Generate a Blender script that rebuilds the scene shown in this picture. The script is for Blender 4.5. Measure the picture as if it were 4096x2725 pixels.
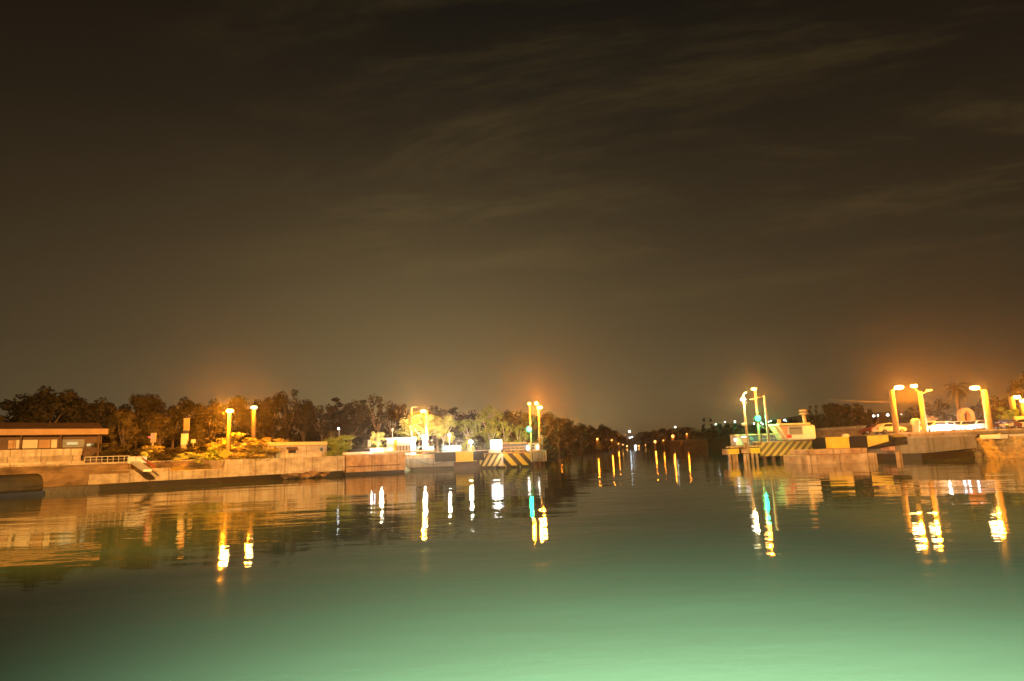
import bpy, bmesh, math, random
import numpy as np
from mathutils import Vector, Matrix, noise
random.seed(7); np.random.seed(7)
R = math.radians
C = bpy.context.scene.collection
SC = bpy.context.scene
for o in list(bpy.data.objects): bpy.data.objects.remove(o)

# ------------------------------------------------------------------ camera
FPX, W0, H0 = 2650.0, 4096.0, 2725.0
CAMZ, PITCH, ROLL = 3.0, R(9.4), R(2.0)
fwd = Vector((0, math.cos(PITCH), math.sin(PITCH)))
up0 = Vector((0, -math.sin(PITCH), math.cos(PITCH))); rt0 = Vector((1, 0, 0))
cup = up0*math.cos(ROLL) + rt0*math.sin(ROLL)
crt = rt0*math.cos(ROLL) - up0*math.sin(ROLL)
CO = Vector((0, 0, CAMZ))
cam = bpy.data.cameras.new("camera"); camo = bpy.data.objects.new("camera", cam); C.objects.link(camo)
cam.sensor_width = 36; cam.lens = FPX/W0*36; cam.clip_end = 9000; cam.clip_start = 0.1
m = Matrix((crt, cup, -fwd)).transposed().to_4x4(); m.translation = CO
camo.matrix_world = m
SC.camera = camo

# ------------------------------------------------------------------ render settings
SC.view_settings.view_transform = 'Standard'; SC.view_settings.look = 'None'
SC.view_settings.exposure = 0; SC.view_settings.gamma = 1
SC.render.engine = 'CYCLES'
SC.cycles.use_denoising = True
SC.cycles.max_bounces = 5; SC.cycles.diffuse_bounces = 2; SC.cycles.glossy_bounces = 3
SC.cycles.transmission_bounces = 2; SC.cycles.volume_bounces = 0
SC.cycles.sample_clamp_indirect = 4
SC.cycles.sample_clamp_direct = 0
SC.cycles.caustics_reflective = False; SC.cycles.caustics_refractive = False

# ------------------------------------------------------------------ night sky
w = bpy.data.worlds.new("World"); SC.world = w; w.use_nodes = True
nt = w.node_tree; N = nt.nodes; L = nt.links; N.clear()
def nd(t, **k):
    n = N.new(t)
    for a, b in k.items(): setattr(n, a, b)
    return n
def mth(op, a, b=None, c=None, nodes=None, links=None):
    nodes = nodes or N; links = links or L
    n = nodes.new('ShaderNodeMath'); n.operation = op
    for i, v in enumerate((a, b, c)):
        if v is None: continue
        if isinstance(v, (int, float)): n.inputs[i].default_value = v
        else: links.new(v, n.inputs[i])
    return n.outputs[0]
tc = nd('ShaderNodeTexCoord'); sp = nd('ShaderNodeSeparateXYZ'); L.new(tc.outputs['Generated'], sp.inputs[0])
el = mth('ABSOLUTE', sp.outputs['Z'])
rp = nd('ShaderNodeValToRGB'); L.new(el, rp.inputs[0])
cr = rp.color_ramp; cr.elements[0].position = 0; cr.elements[0].color = (0.150, 0.106, 0.046, 1)
cr.elements[1].position = 1; cr.elements[1].color = (0.006, 0.0045, 0.003, 1)
for p_, c_ in ((0.07, (0.118, 0.083, 0.038)), (0.16, (0.080, 0.056, 0.026)), (0.30, (0.050, 0.0345, 0.0165)), (0.45, (0.024, 0.0175, 0.0098)), (0.60, (0.012, 0.0096, 0.0062))):
    e = cr.elements.new(p_); e.color = (*c_, 1)
# town glow behind the canal: falls off with the angle from one low direction
gd = nd('ShaderNodeVectorMath', operation='DOT_PRODUCT'); L.new(tc.outputs['Generated'], gd.inputs[0])
gv = Vector((-0.13, 1, 0.04)).normalized(); gd.inputs[1].default_value = gv
gd2 = nd('ShaderNodeVectorMath', operation='DOT_PRODUCT'); L.new(tc.outputs['Generated'], gd2.inputs[0]); gd2.inputs[1].default_value = Vector((0.12, 1, 0.03)).normalized()
g1 = mth('POWER', mth('MAXIMUM', gd.outputs['Value'], 0.0), 28.0)
g2 = mth('POWER', mth('MAXIMUM', gd.outputs['Value'], 0.0), 4.5)
g3 = mth('POWER', mth('MAXIMUM', gd2.outputs['Value'], 0.0), 900.0)
side = mth('ADD', 0.34, mth('MULTIPLY', g2, 0.95))
hm = nd('ShaderNodeVectorMath', operation='SCALE'); L.new(rp.outputs[0], hm.inputs[0]); L.new(side, hm.inputs['Scale'])
gc = nd('ShaderNodeVectorMath', operation='SCALE'); gc.inputs[0].default_value = (0.066, 0.049, 0.019)
L.new(mth('ADD', g1, mth('MULTIPLY', g3, 1.1)), gc.inputs['Scale'])
s1 = nd('ShaderNodeVectorMath', operation='ADD'); L.new(hm.outputs[0], s1.inputs[0]); L.new(gc.outputs[0], s1.inputs[1])
# thin lit cloud bands: project the direction on a cloud layer
dz = mth('ADD', el, 0.10)
cx = mth('DIVIDE', sp.outputs['X'], dz); cy = mth('DIVIDE', sp.outputs['Y'], dz)
cb = nd('ShaderNodeCombineXYZ'); L.new(mth('MULTIPLY', cx, 0.62), cb.inputs[0])
L.new(mth('ADD', mth('MULTIPLY', cy, 1.5), mth('MULTIPLY', cx, 0.30)), cb.inputs[1])
cn = nd('ShaderNodeTexNoise'); L.new(cb.outputs[0], cn.inputs['Vector']); cn.inputs['Scale'].default_value = 1.25
cn.inputs['Detail'].default_value = 7; cn.inputs['Roughness'].default_value = 0.7; cn.inputs['Distortion'].default_value = 0.3
cm = nd('ShaderNodeMapRange'); cm.interpolation_type = 'SMOOTHSTEP'; L.new(cn.outputs[0], cm.inputs[0])
cm.inputs[1].default_value = 0.44; cm.inputs[2].default_value = 0.72
band = nd('ShaderNodeMapRange'); band.interpolation_type = 'SMOOTHSTEP'; L.new(el, band.inputs[0]); band.inputs[1].default_value = 0.14; band.inputs[2].default_value = 0.30
rgt = nd('ShaderNodeMapRange'); rgt.interpolation_type = 'SMOOTHSTEP'; L.new(sp.outputs['X'], rgt.inputs[0]); rgt.inputs[1].default_value = -0.55; rgt.inputs[2].default_value = -0.05
cf = mth('MULTIPLY', mth('MULTIPLY', cm.outputs[0], band.outputs[0]), rgt.outputs[0])
cc = nd('ShaderNodeVectorMath', operation='SCALE'); cc.inputs[0].default_value = (0.033, 0.021, 0.006); L.new(cf, cc.inputs['Scale'])
s2 = nd('ShaderNodeVectorMath', operation='ADD'); L.new(s1.outputs[0], s2.inputs[0]); L.new(cc.outputs[0], s2.inputs[1])
# a few faint stars
vo = nd('ShaderNodeTexVoronoi'); L.new(tc.outputs['Generated'], vo.inputs['Vector']); vo.inputs['Scale'].default_value = 13
st = mth('LESS_THAN', vo.outputs['Distance'], 0.011)
stc = nd('ShaderNodeVectorMath', operation='SCALE'); stc.inputs[0].default_value = (0.16, 0.15, 0.12); L.new(st, stc.inputs['Scale'])
s3 = nd('ShaderNodeVectorMath', operation='ADD'); L.new(s2.outputs[0], s3.inputs[0]); L.new(stc.outputs[0], s3.inputs[1])
bg = nd('ShaderNodeBackground'); L.new(s3.outputs[0], bg.inputs[0]); bg.inputs[1].default_value = 1.0
wo = nd('ShaderNodeOutputWorld'); L.new(bg.outputs[0], wo.inputs[0])

# ------------------------------------------------------------------ added spots for unseen ship lights (behind and above the viewer)
def unseen_spot(name, energy, col, size, loc, tgt, soft=0.5):
    sl = bpy.data.lights.new(name, 'SPOT'); o = bpy.data.objects.new(name, sl); C.objects.link(o)
    sl.energy = energy; sl.color = col; sl.spot_size = R(size); sl.spot_blend = 1.0; sl.shadow_soft_size = soft
    o.location = loc; o.rotation_euler = (Vector(tgt) - Vector(loc)).to_track_quat('-Z', 'Y').to_euler()
unseen_spot('added_deck_flood', 115000, (0.95, 1.0, 0.94), 106, (1.6, -2.0, 5.0), (2.9, 4.8, 0))  # added spot standing in for the ship's light on the green water
unseen_spot('added_quay_spot', 760000, (1.0, 0.45, 0.10), 58, (-2, -3, 11), (-46, 88, 15))  # added spot for the orange light on the left quay fronts, source unseen
unseen_spot('added_quay_spot', 560000, (1.0, 0.46, 0.10), 58, (3, -3, 11), (54, 90, 14))  # same for the right bank, also added

# ------------------------------------------------------------------ pixel -> world
def ray(px, py): return fwd + crt*((px-W0/2)/FPX) + cup*((H0/2-py)/FPX)
def P(px, py, Y):
    d = ray(px, py); return CO + d*(Y/d.y)
def G(px, py, z=0.0):
    d = ray(px, py); return CO + d*((z-CAMZ)/d.z)
def XZ(px, z, Y):                     # world X of image column px at height z, depth Y
    a, b = P(px, 1300, Y), P(px, 1900, Y)
    t = (z-a.z)/(b.z-a.z); return a.x + (b.x-a.x)*t
def BX(x0, y0, x1, y1, Y, dep=1.0):
    ym, xm = (y0+y1)/2, (x0+x1)/2
    return (P(x0, ym, Y).x, P(x1, ym, Y).x, Y, Y+dep, P(xm, y1, Y).z, P(xm, y0, Y).z)

# ------------------------------------------------------------------ materials
def newmat(name):
    m = bpy.data.materials.new(name); m.use_nodes = True
    b = m.node_tree.nodes['Principled BSDF']; return m, m.node_tree, b
def mat(name, col, rough=0.8, var=0.25, scale=1.2, bump=0.0, metal=0.0, stain=None, detail=6, stretch=None, joint=0):
    m, t, b = newmat(name); n, l = t.nodes, t.links
    b.inputs['Roughness'].default_value = rough; b.inputs['Metallic'].default_value = metal
    co = n.new('ShaderNodeTexCoord')
    src = co.outputs['Object']
    if stretch:
        mp = n.new('ShaderNodeMapping'); mp.inputs['Scale'].default_value = stretch; l.new(src, mp.inputs[0]); src = mp.outputs[0]
    tx = n.new('ShaderNodeTexNoise'); tx.inputs['Scale'].default_value = scale; tx.inputs['Detail'].default_value = detail
    tx.inputs['Roughness'].default_value = 0.65; l.new(src, tx.inputs['Vector'])
    r = n.new('ShaderNodeValToRGB'); l.new(tx.outputs[0], r.inputs[0])
    r.color_ramp.elements[0].position = 0.3; r.color_ramp.elements[1].position = 0.7
    lo = [c*(1-var) for c in col]; hi = [min(1, c*(1+var*0.7)) for c in col]
    if stain: lo = stain
    r.color_ramp.elements[0].color = (*lo, 1); r.color_ramp.elements[1].color = (*hi, 1)
    l.new(r.outputs[0], b.inputs['Base Color'])
    if joint:                                   # thin formwork joints and rust drips
        sx = n.new('ShaderNodeSeparateXYZ'); l.new(co.outputs['Object'], sx.inputs[0])
        f = mth('FRACT', mth('DIVIDE', mth('ADD', sx.outputs['X'], mth('MULTIPLY', tx.outputs[0], 0.25, nodes=n, links=l), nodes=n, links=l), joint, nodes=n, links=l), nodes=n, links=l)
        j = mth('LESS_THAN', f, 0.045, nodes=n, links=l)
        dm = n.new('ShaderNodeMapping'); dm.inputs['Scale'].default_value = (1.6, 1.6, 0.12); l.new(co.outputs['Object'], dm.inputs[0])
        dn = n.new('ShaderNodeTexNoise'); dn.inputs['Scale'].default_value = 1.5; dn.inputs['Detail'].default_value = 5; l.new(dm.outputs[0], dn.inputs['Vector'])
        dr = n.new('ShaderNodeMapRange'); l.new(dn.outputs[0], dr.inputs[0]); dr.inputs[1].default_value = 0.52; dr.inputs[2].default_value = 0.75; dr.inputs[4].default_value = 0.65
        mk = mth('MAXIMUM', mth('MULTIPLY', j, 0.6, nodes=n, links=l), dr.outputs[0], nodes=n, links=l)
        mx = n.new('ShaderNodeMix'); mx.data_type = 'RGBA'; l.new(mk, mx.inputs[0]); l.new(r.outputs[0], mx.inputs[6]); mx.inputs[7].default_value = (col[0]*0.25, col[1]*0.2, col[2]*0.15, 1)
        l.new(mx.outputs[2], b.inputs['Base Color'])
    if bump:
        bp = n.new('ShaderNodeBump'); bp.inputs['Strength'].default_value = 0.8; bp.inputs['Distance'].default_value = bump
        t2 = n.new('ShaderNodeTexNoise'); t2.inputs['Scale'].default_value = scale*3; t2.inputs['Detail'].default_value = 5
        l.new(src, t2.inputs['Vector']); l.new(t2.outputs[0], bp.inputs['Height']); l.new(bp.outputs[0], b.inputs['Normal'])
    return m
def emit(name, col, s):
    m, t, b = newmat(name); b.inputs['Base Color'].default_value = (0.02, 0.02, 0.02, 1)
    b.inputs['Emission Color'].default_value = (*col, 1); b.inputs['Emission Strength'].default_value = s
    m.cycles.emission_sampling = 'NONE'
    return m
def stripes(name, c1, c2, w, sx, duty=0.5, axis='X', wear=0.25):      # slanted painted stripes in the object's own space
    m, t, b = newmat(name); n, l = t.nodes, t.links
    co = n.new('ShaderNodeTexCoord'); s = n.new('ShaderNodeSeparateXYZ'); l.new(co.outputs['Object'], s.inputs[0])
    tn = n.new('ShaderNodeTexNoise'); tn.inputs['Scale'].default_value = 1.6; tn.inputs['Detail'].default_value = 6; l.new(co.outputs['Object'], tn.inputs['Vector'])
    v = mth('ADD', s.outputs[axis], mth('MULTIPLY', s.outputs['Z'], sx, nodes=n, links=l), nodes=n, links=l)
    v = mth('ADD', v, mth('MULTIPLY', tn.outputs[0], 0.12, nodes=n, links=l), nodes=n, links=l)
    fr = mth('FRACT', mth('DIVIDE', v, w, nodes=n, links=l), nodes=n, links=l)
    g = mth('GREATER_THAN', fr, duty, nodes=n, links=l)
    mx = n.new('ShaderNodeMix'); mx.data_type = 'RGBA'; l.new(g, mx.inputs[0]); mx.inputs[6].default_value = (*c1, 1); mx.inputs[7].default_value = (*c2, 1)
    wr = n.new('ShaderNodeMapRange'); t3 = n.new('ShaderNodeTexNoise'); t3.inputs['Scale'].default_value = 3.2; t3.inputs['Detail'].default_value = 8; t3.inputs['Roughness'].default_value = 0.75
    l.new(co.outputs['Object'], t3.inputs['Vector']); l.new(t3.outputs[0], wr.inputs[0]); wr.inputs[1].default_value = 0.58; wr.inputs[2].default_value = 0.72; wr.inputs[4].default_value = wear*2
    mx2 = n.new('ShaderNodeMix'); mx2.data_type = 'RGBA'; l.new(wr.outputs[0], mx2.inputs[0]); l.new(mx.outputs[2], mx2.inputs[6]); mx2.inputs[7].default_value = (0.20, 0.17, 0.12, 1)
    l.new(mx2.outputs[2], b.inputs['Base Color']); b.inputs['Roughness'].default_value = 0.7
    return m
def leafmat(name, c1, c2):
    m, t, b = newmat(name); n, l = t.nodes, t.links
    co = n.new('ShaderNodeTexCoord'); oi = n.new('ShaderNodeObjectInfo')
    tx = n.new('ShaderNodeTexNoise'); tx.inputs['Scale'].default_value = 6; tx.inputs['Detail'].default_value = 4; l.new(co.outputs['Object'], tx.inputs['Vector'])
    a = mth('ADD', tx.outputs[0], mth('MULTIPLY', mth('SUBTRACT', oi.outputs['Random'], 0.5, nodes=n, links=l), 0.35, nodes=n, links=l), nodes=n, links=l)
    r = n.new('ShaderNodeValToRGB'); l.new(a, r.inputs[0]); r.color_ramp.elements[0].position = 0.32; r.color_ramp.elements[1].position = 0.68
    r.color_ramp.elements[0].color = (*c1, 1); r.color_ramp.elements[1].color = (*c2, 1)
    l.new(r.outputs[0], b.inputs['Base Color']); b.inputs['Roughness'].default_value = 0.7
    b.inputs['Specular IOR Level'].default_value = 0.2
    return m
M = {}
M['conc'] = mat('pale_concrete', (0.52, 0.45, 0.36), 0.85, 0.22, 0.6, 0.05, stain=(0.24, 0.18, 0.11), joint=3.1, stretch=(1, 1, 1.8))
M['conc2'] = mat('grey_concrete', (0.27, 0.24, 0.19), 0.85, 0.3, 0.6, 0.05, joint=4.2)
M['concw'] = mat('whitewashed_wall', (0.66, 0.60, 0.50), 0.85, 0.15, 0.5, 0.05, stain=(0.33, 0.25, 0.16), stretch=(1, 1, 2.2), detail=9, joint=2.9)
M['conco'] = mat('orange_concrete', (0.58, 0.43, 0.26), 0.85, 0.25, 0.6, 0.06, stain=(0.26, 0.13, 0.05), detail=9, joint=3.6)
M['stone'] = mat('brown_stone', (0.25, 0.17, 0.095), 0.9, 0.4, 0.42, 0.2, stain=(0.075, 0.048, 0.022), stretch=(1, 1, 2), detail=9)
M['algae_shade'] = mat('shaded_wet_algae', (0.016, 0.011, 0.005), 0.5, 0.4, 1.0, 0.04)  # wet algae, darkened further for the shade of the undercut
M['ground'] = mat('dry_ground', (0.13, 0.10, 0.055), 0.95, 0.45, 0.12, 0.2, stain=(0.05, 0.05, 0.022))
M['apron'] = mat('quay_paving', (0.32, 0.28, 0.21), 0.9, 0.3, 0.4, 0.02)
M['rock'] = mat('rock', (0.55, 0.42, 0.20), 0.9, 0.3, 1.1, 0.35, stain=(0.20, 0.14, 0.07), stretch=(0.6, 0.6, 2.5))
M['pole'] = mat('pole_concrete', (0.20, 0.145, 0.08), 0.8, 0.12, 1.5, 0.01)
M['metal'] = mat('grey_metal', (0.30, 0.30, 0.30), 0.45, 0.15, 2, metal=0.6)
M['steel'] = mat('painted_steel', (0.42, 0.40, 0.36), 0.5, 0.15, 2)
M['black'] = mat('black_paint', (0.012, 0.010, 0.009), 0.95, 0.35, 1.4)
M['yellow'] = mat('yellow_paint', (0.72, 0.50, 0.03), 0.6, 0.14, 0.8, stain=(0.56, 0.38, 0.03))
M['hazA'] = stripes('hazard_stripes_thin', (0.66, 0.54, 0.20), (0.10, 0.07, 0.03), 0.98, -0.62, 0.55)
M['hazB'] = stripes('hazard_stripes_wide', (0.55, 0.46, 0.06), (0.014, 0.020, 0.022), 1.95, 0.85, 0.52)
M['hazC'] = stripes('hazard_stripes_right', (0.42, 0.36, 0.10), (0.13, 0.105, 0.045), 1.02, -0.95, 0.5, wear=0.45)
M['hazV'] = stripes('edge_lines', (0.62, 0.50, 0.30), (0.03, 0.02, 0.015), 0.42, 0.06, 0.7)
M['white'] = mat('white_paint', (0.74, 0.73, 0.68), 0.5, 0.1, 1.2)
M['cream'] = mat('cream_plaster', (0.62, 0.56, 0.42), 0.85, 0.12, 0.8, 0.01)
M['roofy'] = mat('pale_roof', (0.74, 0.60, 0.30), 0.7, 0.15, 1.2, 0.02)
M['roofb'] = mat('brown_roof_edge', (0.42, 0.26, 0.13), 0.8, 0.2, 0.8, 0.02)
M['dark'] = mat('dark_opening', (0.018, 0.015, 0.012), 0.6, 0.2, 1)
M['wood'] = mat('dark_wood', (0.10, 0.055, 0.03), 0.7, 0.3, 1.5)
M['bluec'] = mat('blue_painted_metal', (0.045, 0.060, 0.13), 0.4, 0.25, 1.2)
M['bluef'] = mat('blue_sheet', (0.05, 0.11, 0.15), 0.6, 0.2, 1.2)
M['tarp'] = mat('dark_tarp', (0.035, 0.036, 0.038), 0.75, 0.3, 1.5, 0.06)
M['red'] = mat('red_paint', (0.55, 0.05, 0.03), 0.5, 0.15, 2)
M['pink'] = mat('pink_plaster', (0.62, 0.33, 0.22), 0.8, 0.12, 1.5)
M['green_paint'] = mat('pale_green_paint', (0.33, 0.38, 0.28), 0.8, 0.2, 0.8, 0.01)
M['tyre'] = mat('rubber', (0.02, 0.02, 0.02), 0.8, 0.2, 2)
M['glass'] = mat('dark_glass', (0.02, 0.022, 0.025), 0.08, 0.1, 1)
M['wing'] = mat('window_reflective', (0.25, 0.26, 0.26), 0.12, 0.2, 0.7)
M['bark'] = mat('bark', (0.16, 0.11, 0.07), 0.9, 0.35, 4, 0.02)
M['barkp'] = mat('pale_bark', (0.55, 0.50, 0.38), 0.85, 0.25, 4, 0.02)
M['car_dark'] = mat('dark_car_paint', (0.03, 0.032, 0.04), 0.3, 0.1, 1)
M['car_cream'] = mat('cream_car_paint', (0.68, 0.60, 0.42), 0.3, 0.08, 1)
M['car_white'] = mat('white_car_paint', (0.75, 0.73, 0.70), 0.3, 0.08, 1)
M['car_red'] = mat('red_car_paint', (0.09, 0.014, 0.010), 0.3, 0.1, 1)
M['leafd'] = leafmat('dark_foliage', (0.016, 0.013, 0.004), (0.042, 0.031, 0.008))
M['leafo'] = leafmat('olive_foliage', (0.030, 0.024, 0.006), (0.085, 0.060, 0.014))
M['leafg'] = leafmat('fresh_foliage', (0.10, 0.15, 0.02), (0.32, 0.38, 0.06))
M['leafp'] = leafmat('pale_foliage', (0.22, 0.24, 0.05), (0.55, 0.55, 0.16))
M['flower_lit'] = leafmat('flowering_lit_foliage', (0.30, 0.22, 0.04), (0.75, 0.58, 0.16))  # lamp light on the bushes is put into this bright leaf colour
M['e_orange'] = emit('sodium_lens', (1.0, 0.62, 0.22), 60)
M['e_deep'] = emit('deep_sodium_lens', (1.0, 0.42, 0.08), 40)
M['e_white'] = emit('white_lens', (1.0, 0.95, 0.80), 14)
M['e_cool'] = emit('cool_lens', (0.80, 0.93, 1.0), 16)
M['e_green'] = emit('green_lens', (0.05, 1.0, 0.12), 5.0)
M['e_red'] = emit('red_sign', (1.0, 0.10, 0.05), 3.0)
M['e_box'] = emit('white_glow', (1.0, 0.97, 0.93), 2.6)  # plain white emission; on the sign board it replaces the floodlight's effect
M['e_yel'] = emit('warm_window', (1.0, 0.80, 0.35), 0.7)
M['e_far'] = emit('far_lens', (1.0, 0.46, 0.10), 6)
M['e_farw'] = emit('far_white_lens', (0.95, 1.0, 0.90), 9)

# ------------------------------------------------------------------ mesh builder
class MB:
    def __init__(s): s.bm = bmesh.new(); s.m = 0
    def _tag(s, faces):
        for f in faces: f.material_index = s.m
    def box(s, x0, x1, y0, y1, z0, z1, m=None, bev=0.0):
        if m is not None: s.m = m
        if x0 > x1: x0, x1 = x1, x0
        r = bmesh.ops.create_cube(s.bm, size=1, matrix=Matrix.Translation(((x0+x1)/2, (y0+y1)/2, (z0+z1)/2)) @ Matrix.Diagonal((x1-x0, y1-y0, z1-z0, 1)))
        vs = r['verts']; fs = {f for v in vs for f in v.link_faces}; s._tag(fs)
        if bev:
            es = {e for v in vs for e in v.link_edges}
            bmesh.ops.bevel(s.bm, geom=list(es), offset=bev, segments=3, affect='EDGES', profile=0.5)
        return s
    def tube(s, a, b, r0, r1=None, seg=10, m=None):
        if m is not None: s.m = m
        a, b = Vector(a), Vector(b); r1 = r0 if r1 is None else r1; d = b-a
        q = d.to_track_quat('Z', 'Y').to_matrix().to_4x4(); q.translation = (a+b)/2
        r = bmesh.ops.create_cone(s.bm, cap_ends=True, segments=seg, radius1=r0, radius2=r1, depth=d.length, matrix=q)
        s._tag({f for v in r['verts'] for f in v.link_faces}); return s
    def ball(s, c, r, sc=(1, 1, 1), sub=2, m=None):
        if m is not None: s.m = m
        q = bmesh.ops.create_icosphere(s.bm, subdivisions=sub, radius=r, matrix=Matrix.Translation(c) @ Matrix.Diagonal((*sc, 1)))
        s._tag({f for v in q['verts'] for f in v.link_faces}); return s
    def plan(s, pts, z0, z1, m=None):            # extruded plan polygon; z may be per point
        if m is not None: s.m = m
        n = len(pts); za = z0 if isinstance(z0, (list, tuple)) else [z0]*n; zb = z1 if isinstance(z1, (list, tuple)) else [z1]*n
        lo = [s.bm.verts.new((p[0], p[1], za[i])) for i, p in enumerate(pts)]; hi = [s.bm.verts.new((p[0], p[1], zb[i])) for i, p in enumerate(pts)]
        fs = [s.bm.faces.new(lo[::-1]), s.bm.faces.new(hi)]
        for i in range(n): fs.append(s.bm.faces.new((lo[i], lo[(i+1) % n], hi[(i+1) % n], hi[i])))
        s._tag(fs); return s
    def prism(s, prof, axis, a, b, m=None):     # profile in (u,z) extruded along axis 'x' or 'y' from a to b
        if m is not None: s.m = m
        f = (lambda u, z, t: (t, u, z)) if axis == 'x' else (lambda u, z, t: (u, t, z))
        A = [s.bm.verts.new(f(u, z, a)) for u, z in prof]; B = [s.bm.verts.new(f(u, z, b)) for u, z in prof]
        n = len(prof); fs = [s.bm.faces.new(A), s.bm.faces.new(B[::-1])]
        for i in range(n): fs.append(s.bm.faces.new((A[i], B[i], B[(i+1) % n], A[(i+1) % n])))
        s._tag(fs); return s
    def path(s, pts, r, seg=6, m=None):
        for a, b in zip(pts, pts[1:]): s.tube(a, b, r, seg=seg, m=m)
        return s
    def build(s, name, mats, parent=None, origin=None, smooth=False):
        if not isinstance(mats, (list, tuple)): mats = [mats]
        bmesh.ops.recalc_face_normals(s.bm, faces=s.bm.faces)
        top = parent is None
        if origin is None:
            if top:
                vs = [v.co for v in s.bm.verts]
                origin = Vector(((min(v.x for v in vs)+max(v.x for v in vs))/2, (min(v.y for v in vs)+max(v.y for v in vs))/2, min(v.z for v in vs)))
            else: origin = Vector(parent['_org'])
        origin = Vector(origin)
        bmesh.ops.translate(s.bm, verts=s.bm.verts, vec=-origin)
        me = bpy.data.meshes.new(name); s.bm.to_mesh(me); s.bm.free()
        for m_ in mats: me.materials.append(m_ if not isinstance(m_, str) else M[m_])
        if smooth:
            me.polygons.foreach_set('use_smooth', [True]*len(me.polygons))
        o = bpy.data.objects.new(name, me); C.objects.link(o)
        if top: o.location = origin
        else: o.parent = parent
        o['_org'] = origin
        return o
def tag(o, label=None, cat=None, group=None, kind=None):
    if label: o['label'] = label
    if cat: o['category'] = cat
    if group: o['group'] = group
    if kind: o['kind'] = kind
    return o
def thing(name, loc, label, cat, group=None, rz=0):
    o = bpy.data.objects.new(name, None); C.objects.link(o); o.location = loc; o.rotation_euler = (0, 0, rz)
    o.empty_display_size = 0.5
    o['_org'] = Vector(loc) if not rz else Vector((0, 0, 0))
    return tag(o, label, cat, group)
def local(o): o['_org'] = Vector((0, 0, 0)); return o      # children will be given in local coordinates
def light(loc, energy, col, r=0.2, parent=None, name='bulb', typ='POINT'):
    l = bpy.data.lights.new(name, typ); l.energy = energy; l.color = col; l.shadow_soft_size = r
    o = bpy.data.objects.new(name, l); C.objects.link(o)
    if parent is not None:
        o.parent = parent; o.location = Vector(loc) - Vector(parent['_org'])
    else: o.location = loc
    return o
def copytree(o, parent=None):
    c = o.copy(); C.objects.link(c); c.parent = parent
    for ch in o.children: copytree(ch, c)
    return c

# ------------------------------------------------------------------ shoreline, ground, water
LB = [G(*p) for p in ((-420, 2010), (-100, 1993), (170, 1976), (400, 1963), (600, 1951), (890, 1934), (1100, 1921), (1380, 1904), (1622, 1892))]
lb = [(p.x, p.y) for p in LB]
cr_ = lb[-1]
left_pts = lb + [(cr_[0]+0.6, 121), (-9, 127), (-3, 150), (2, 200), (14, 290), (55, 480), (250, 1500)]
right_pts = [(275, 1500), (122, 560), (101, 420), (150, 400), (190, 330), (150, 150), (120, 128), (66, 118), (55, 98), (52, 90), (64, 86.5), (75, 82), (90, 60), (100, 20)]
water_poly = [(-60, -30), (lb[0][0]-2, 20)] + left_pts + right_pts + [(100, -30)]
def seg_dist(X, Y, poly):
    D = np.full(X.shape, 1e9)
    for (ax, ay), (bx, by) in zip(poly, poly[1:]+poly[:1]):
        dx, dy = bx-ax, by-ay; t = np.clip(((X-ax)*dx+(Y-ay)*dy)/(dx*dx+dy*dy+1e-9), 0, 1)
        D = np.minimum(D, np.hypot(X-ax-t*dx, Y-ay-t*dy))
    return D
def inside(X, Y, poly):
    r = np.zeros(X.shape, bool)
    for (ax, ay), (bx, by) in zip(poly, poly[1:]+poly[:1]):
        c = ((ay > Y) != (by > Y)); xx = (bx-ax)*(Y-ay)/((by-ay) if by != ay else 1e-9)+ax
        r ^= c & (X < xx)
    return r
def sst(x, a, b):
    t = np.clip((x-a)/(b-a), 0, 1); return t*t*(3-2*t)
def height(X, Y):
    X = np.asarray(X, float); Y = np.asarray(Y, float)
    D = seg_dist(X, Y, water_poly); ins = inside(X, Y, water_poly)
    axis = X - 0.18*Y                              # which side of the canal
    base = np.where(axis < 0, 2.95, 3.25)
    z = -1.5 + (base+1.5)*sst(D, 0.4, 4.5)
    left = (axis < 0)
    z += np.where(left, 5.0*sst(D, 30, 90)*sst(Y, 110, 180) + 12*sst(D, 30, 200)*sst(Y, 300, 900), 0)
    z += np.where(~left, 3.0*sst(D, 20, 70)*sst(Y, 90, 130) + 6*sst(D, 10, 60)*sst(Y, 350, 460) + 22*sst(D, 40, 260)*sst(Y, 500, 1000) + 5*sst(X, 120, 260), 0)
    z += (np.sin(X*0.05+Y*0.031)+np.sin(X*0.021-Y*0.047+1.3))*0.5*sst(D, 20, 80)
    return np.where(ins, -1.5, z)
def gz(x, y): return float(height(np.array([x]), np.array([y]))[0])
ys = np.concatenate([np.arange(-30, 160, 3.0), np.arange(160, 420, 7.0), np.arange(420, 1200, 22.0), np.arange(1200, 4200, 120.0)])
xs = np.concatenate([np.arange(-2600, -160, 120.0), np.arange(-160, 200, 3.2), np.arange(200, 420, 11.0), np.arange(420, 3200, 120.0)])
XX, YY = np.meshgrid(xs, ys); ZZ = height(XX, YY)
vs = np.stack([XX.ravel(), YY.ravel(), ZZ.ravel()], 1); nx = len(xs)
fs = [(j*nx+i, j*nx+i+1, (j+1)*nx+i+1, (j+1)*nx+i) for j in range(len(ys)-1) for i in range(nx-1)]
me = bpy.data.meshes.new('ground'); me.from_pydata(vs.tolist(), [], fs); me.materials.append(M['ground'])
me.polygons.foreach_set('use_smooth', [True]*len(me.polygons))
go = bpy.data.objects.new('ground', me); C.objects.link(go); tag(go, kind='structure')

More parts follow.
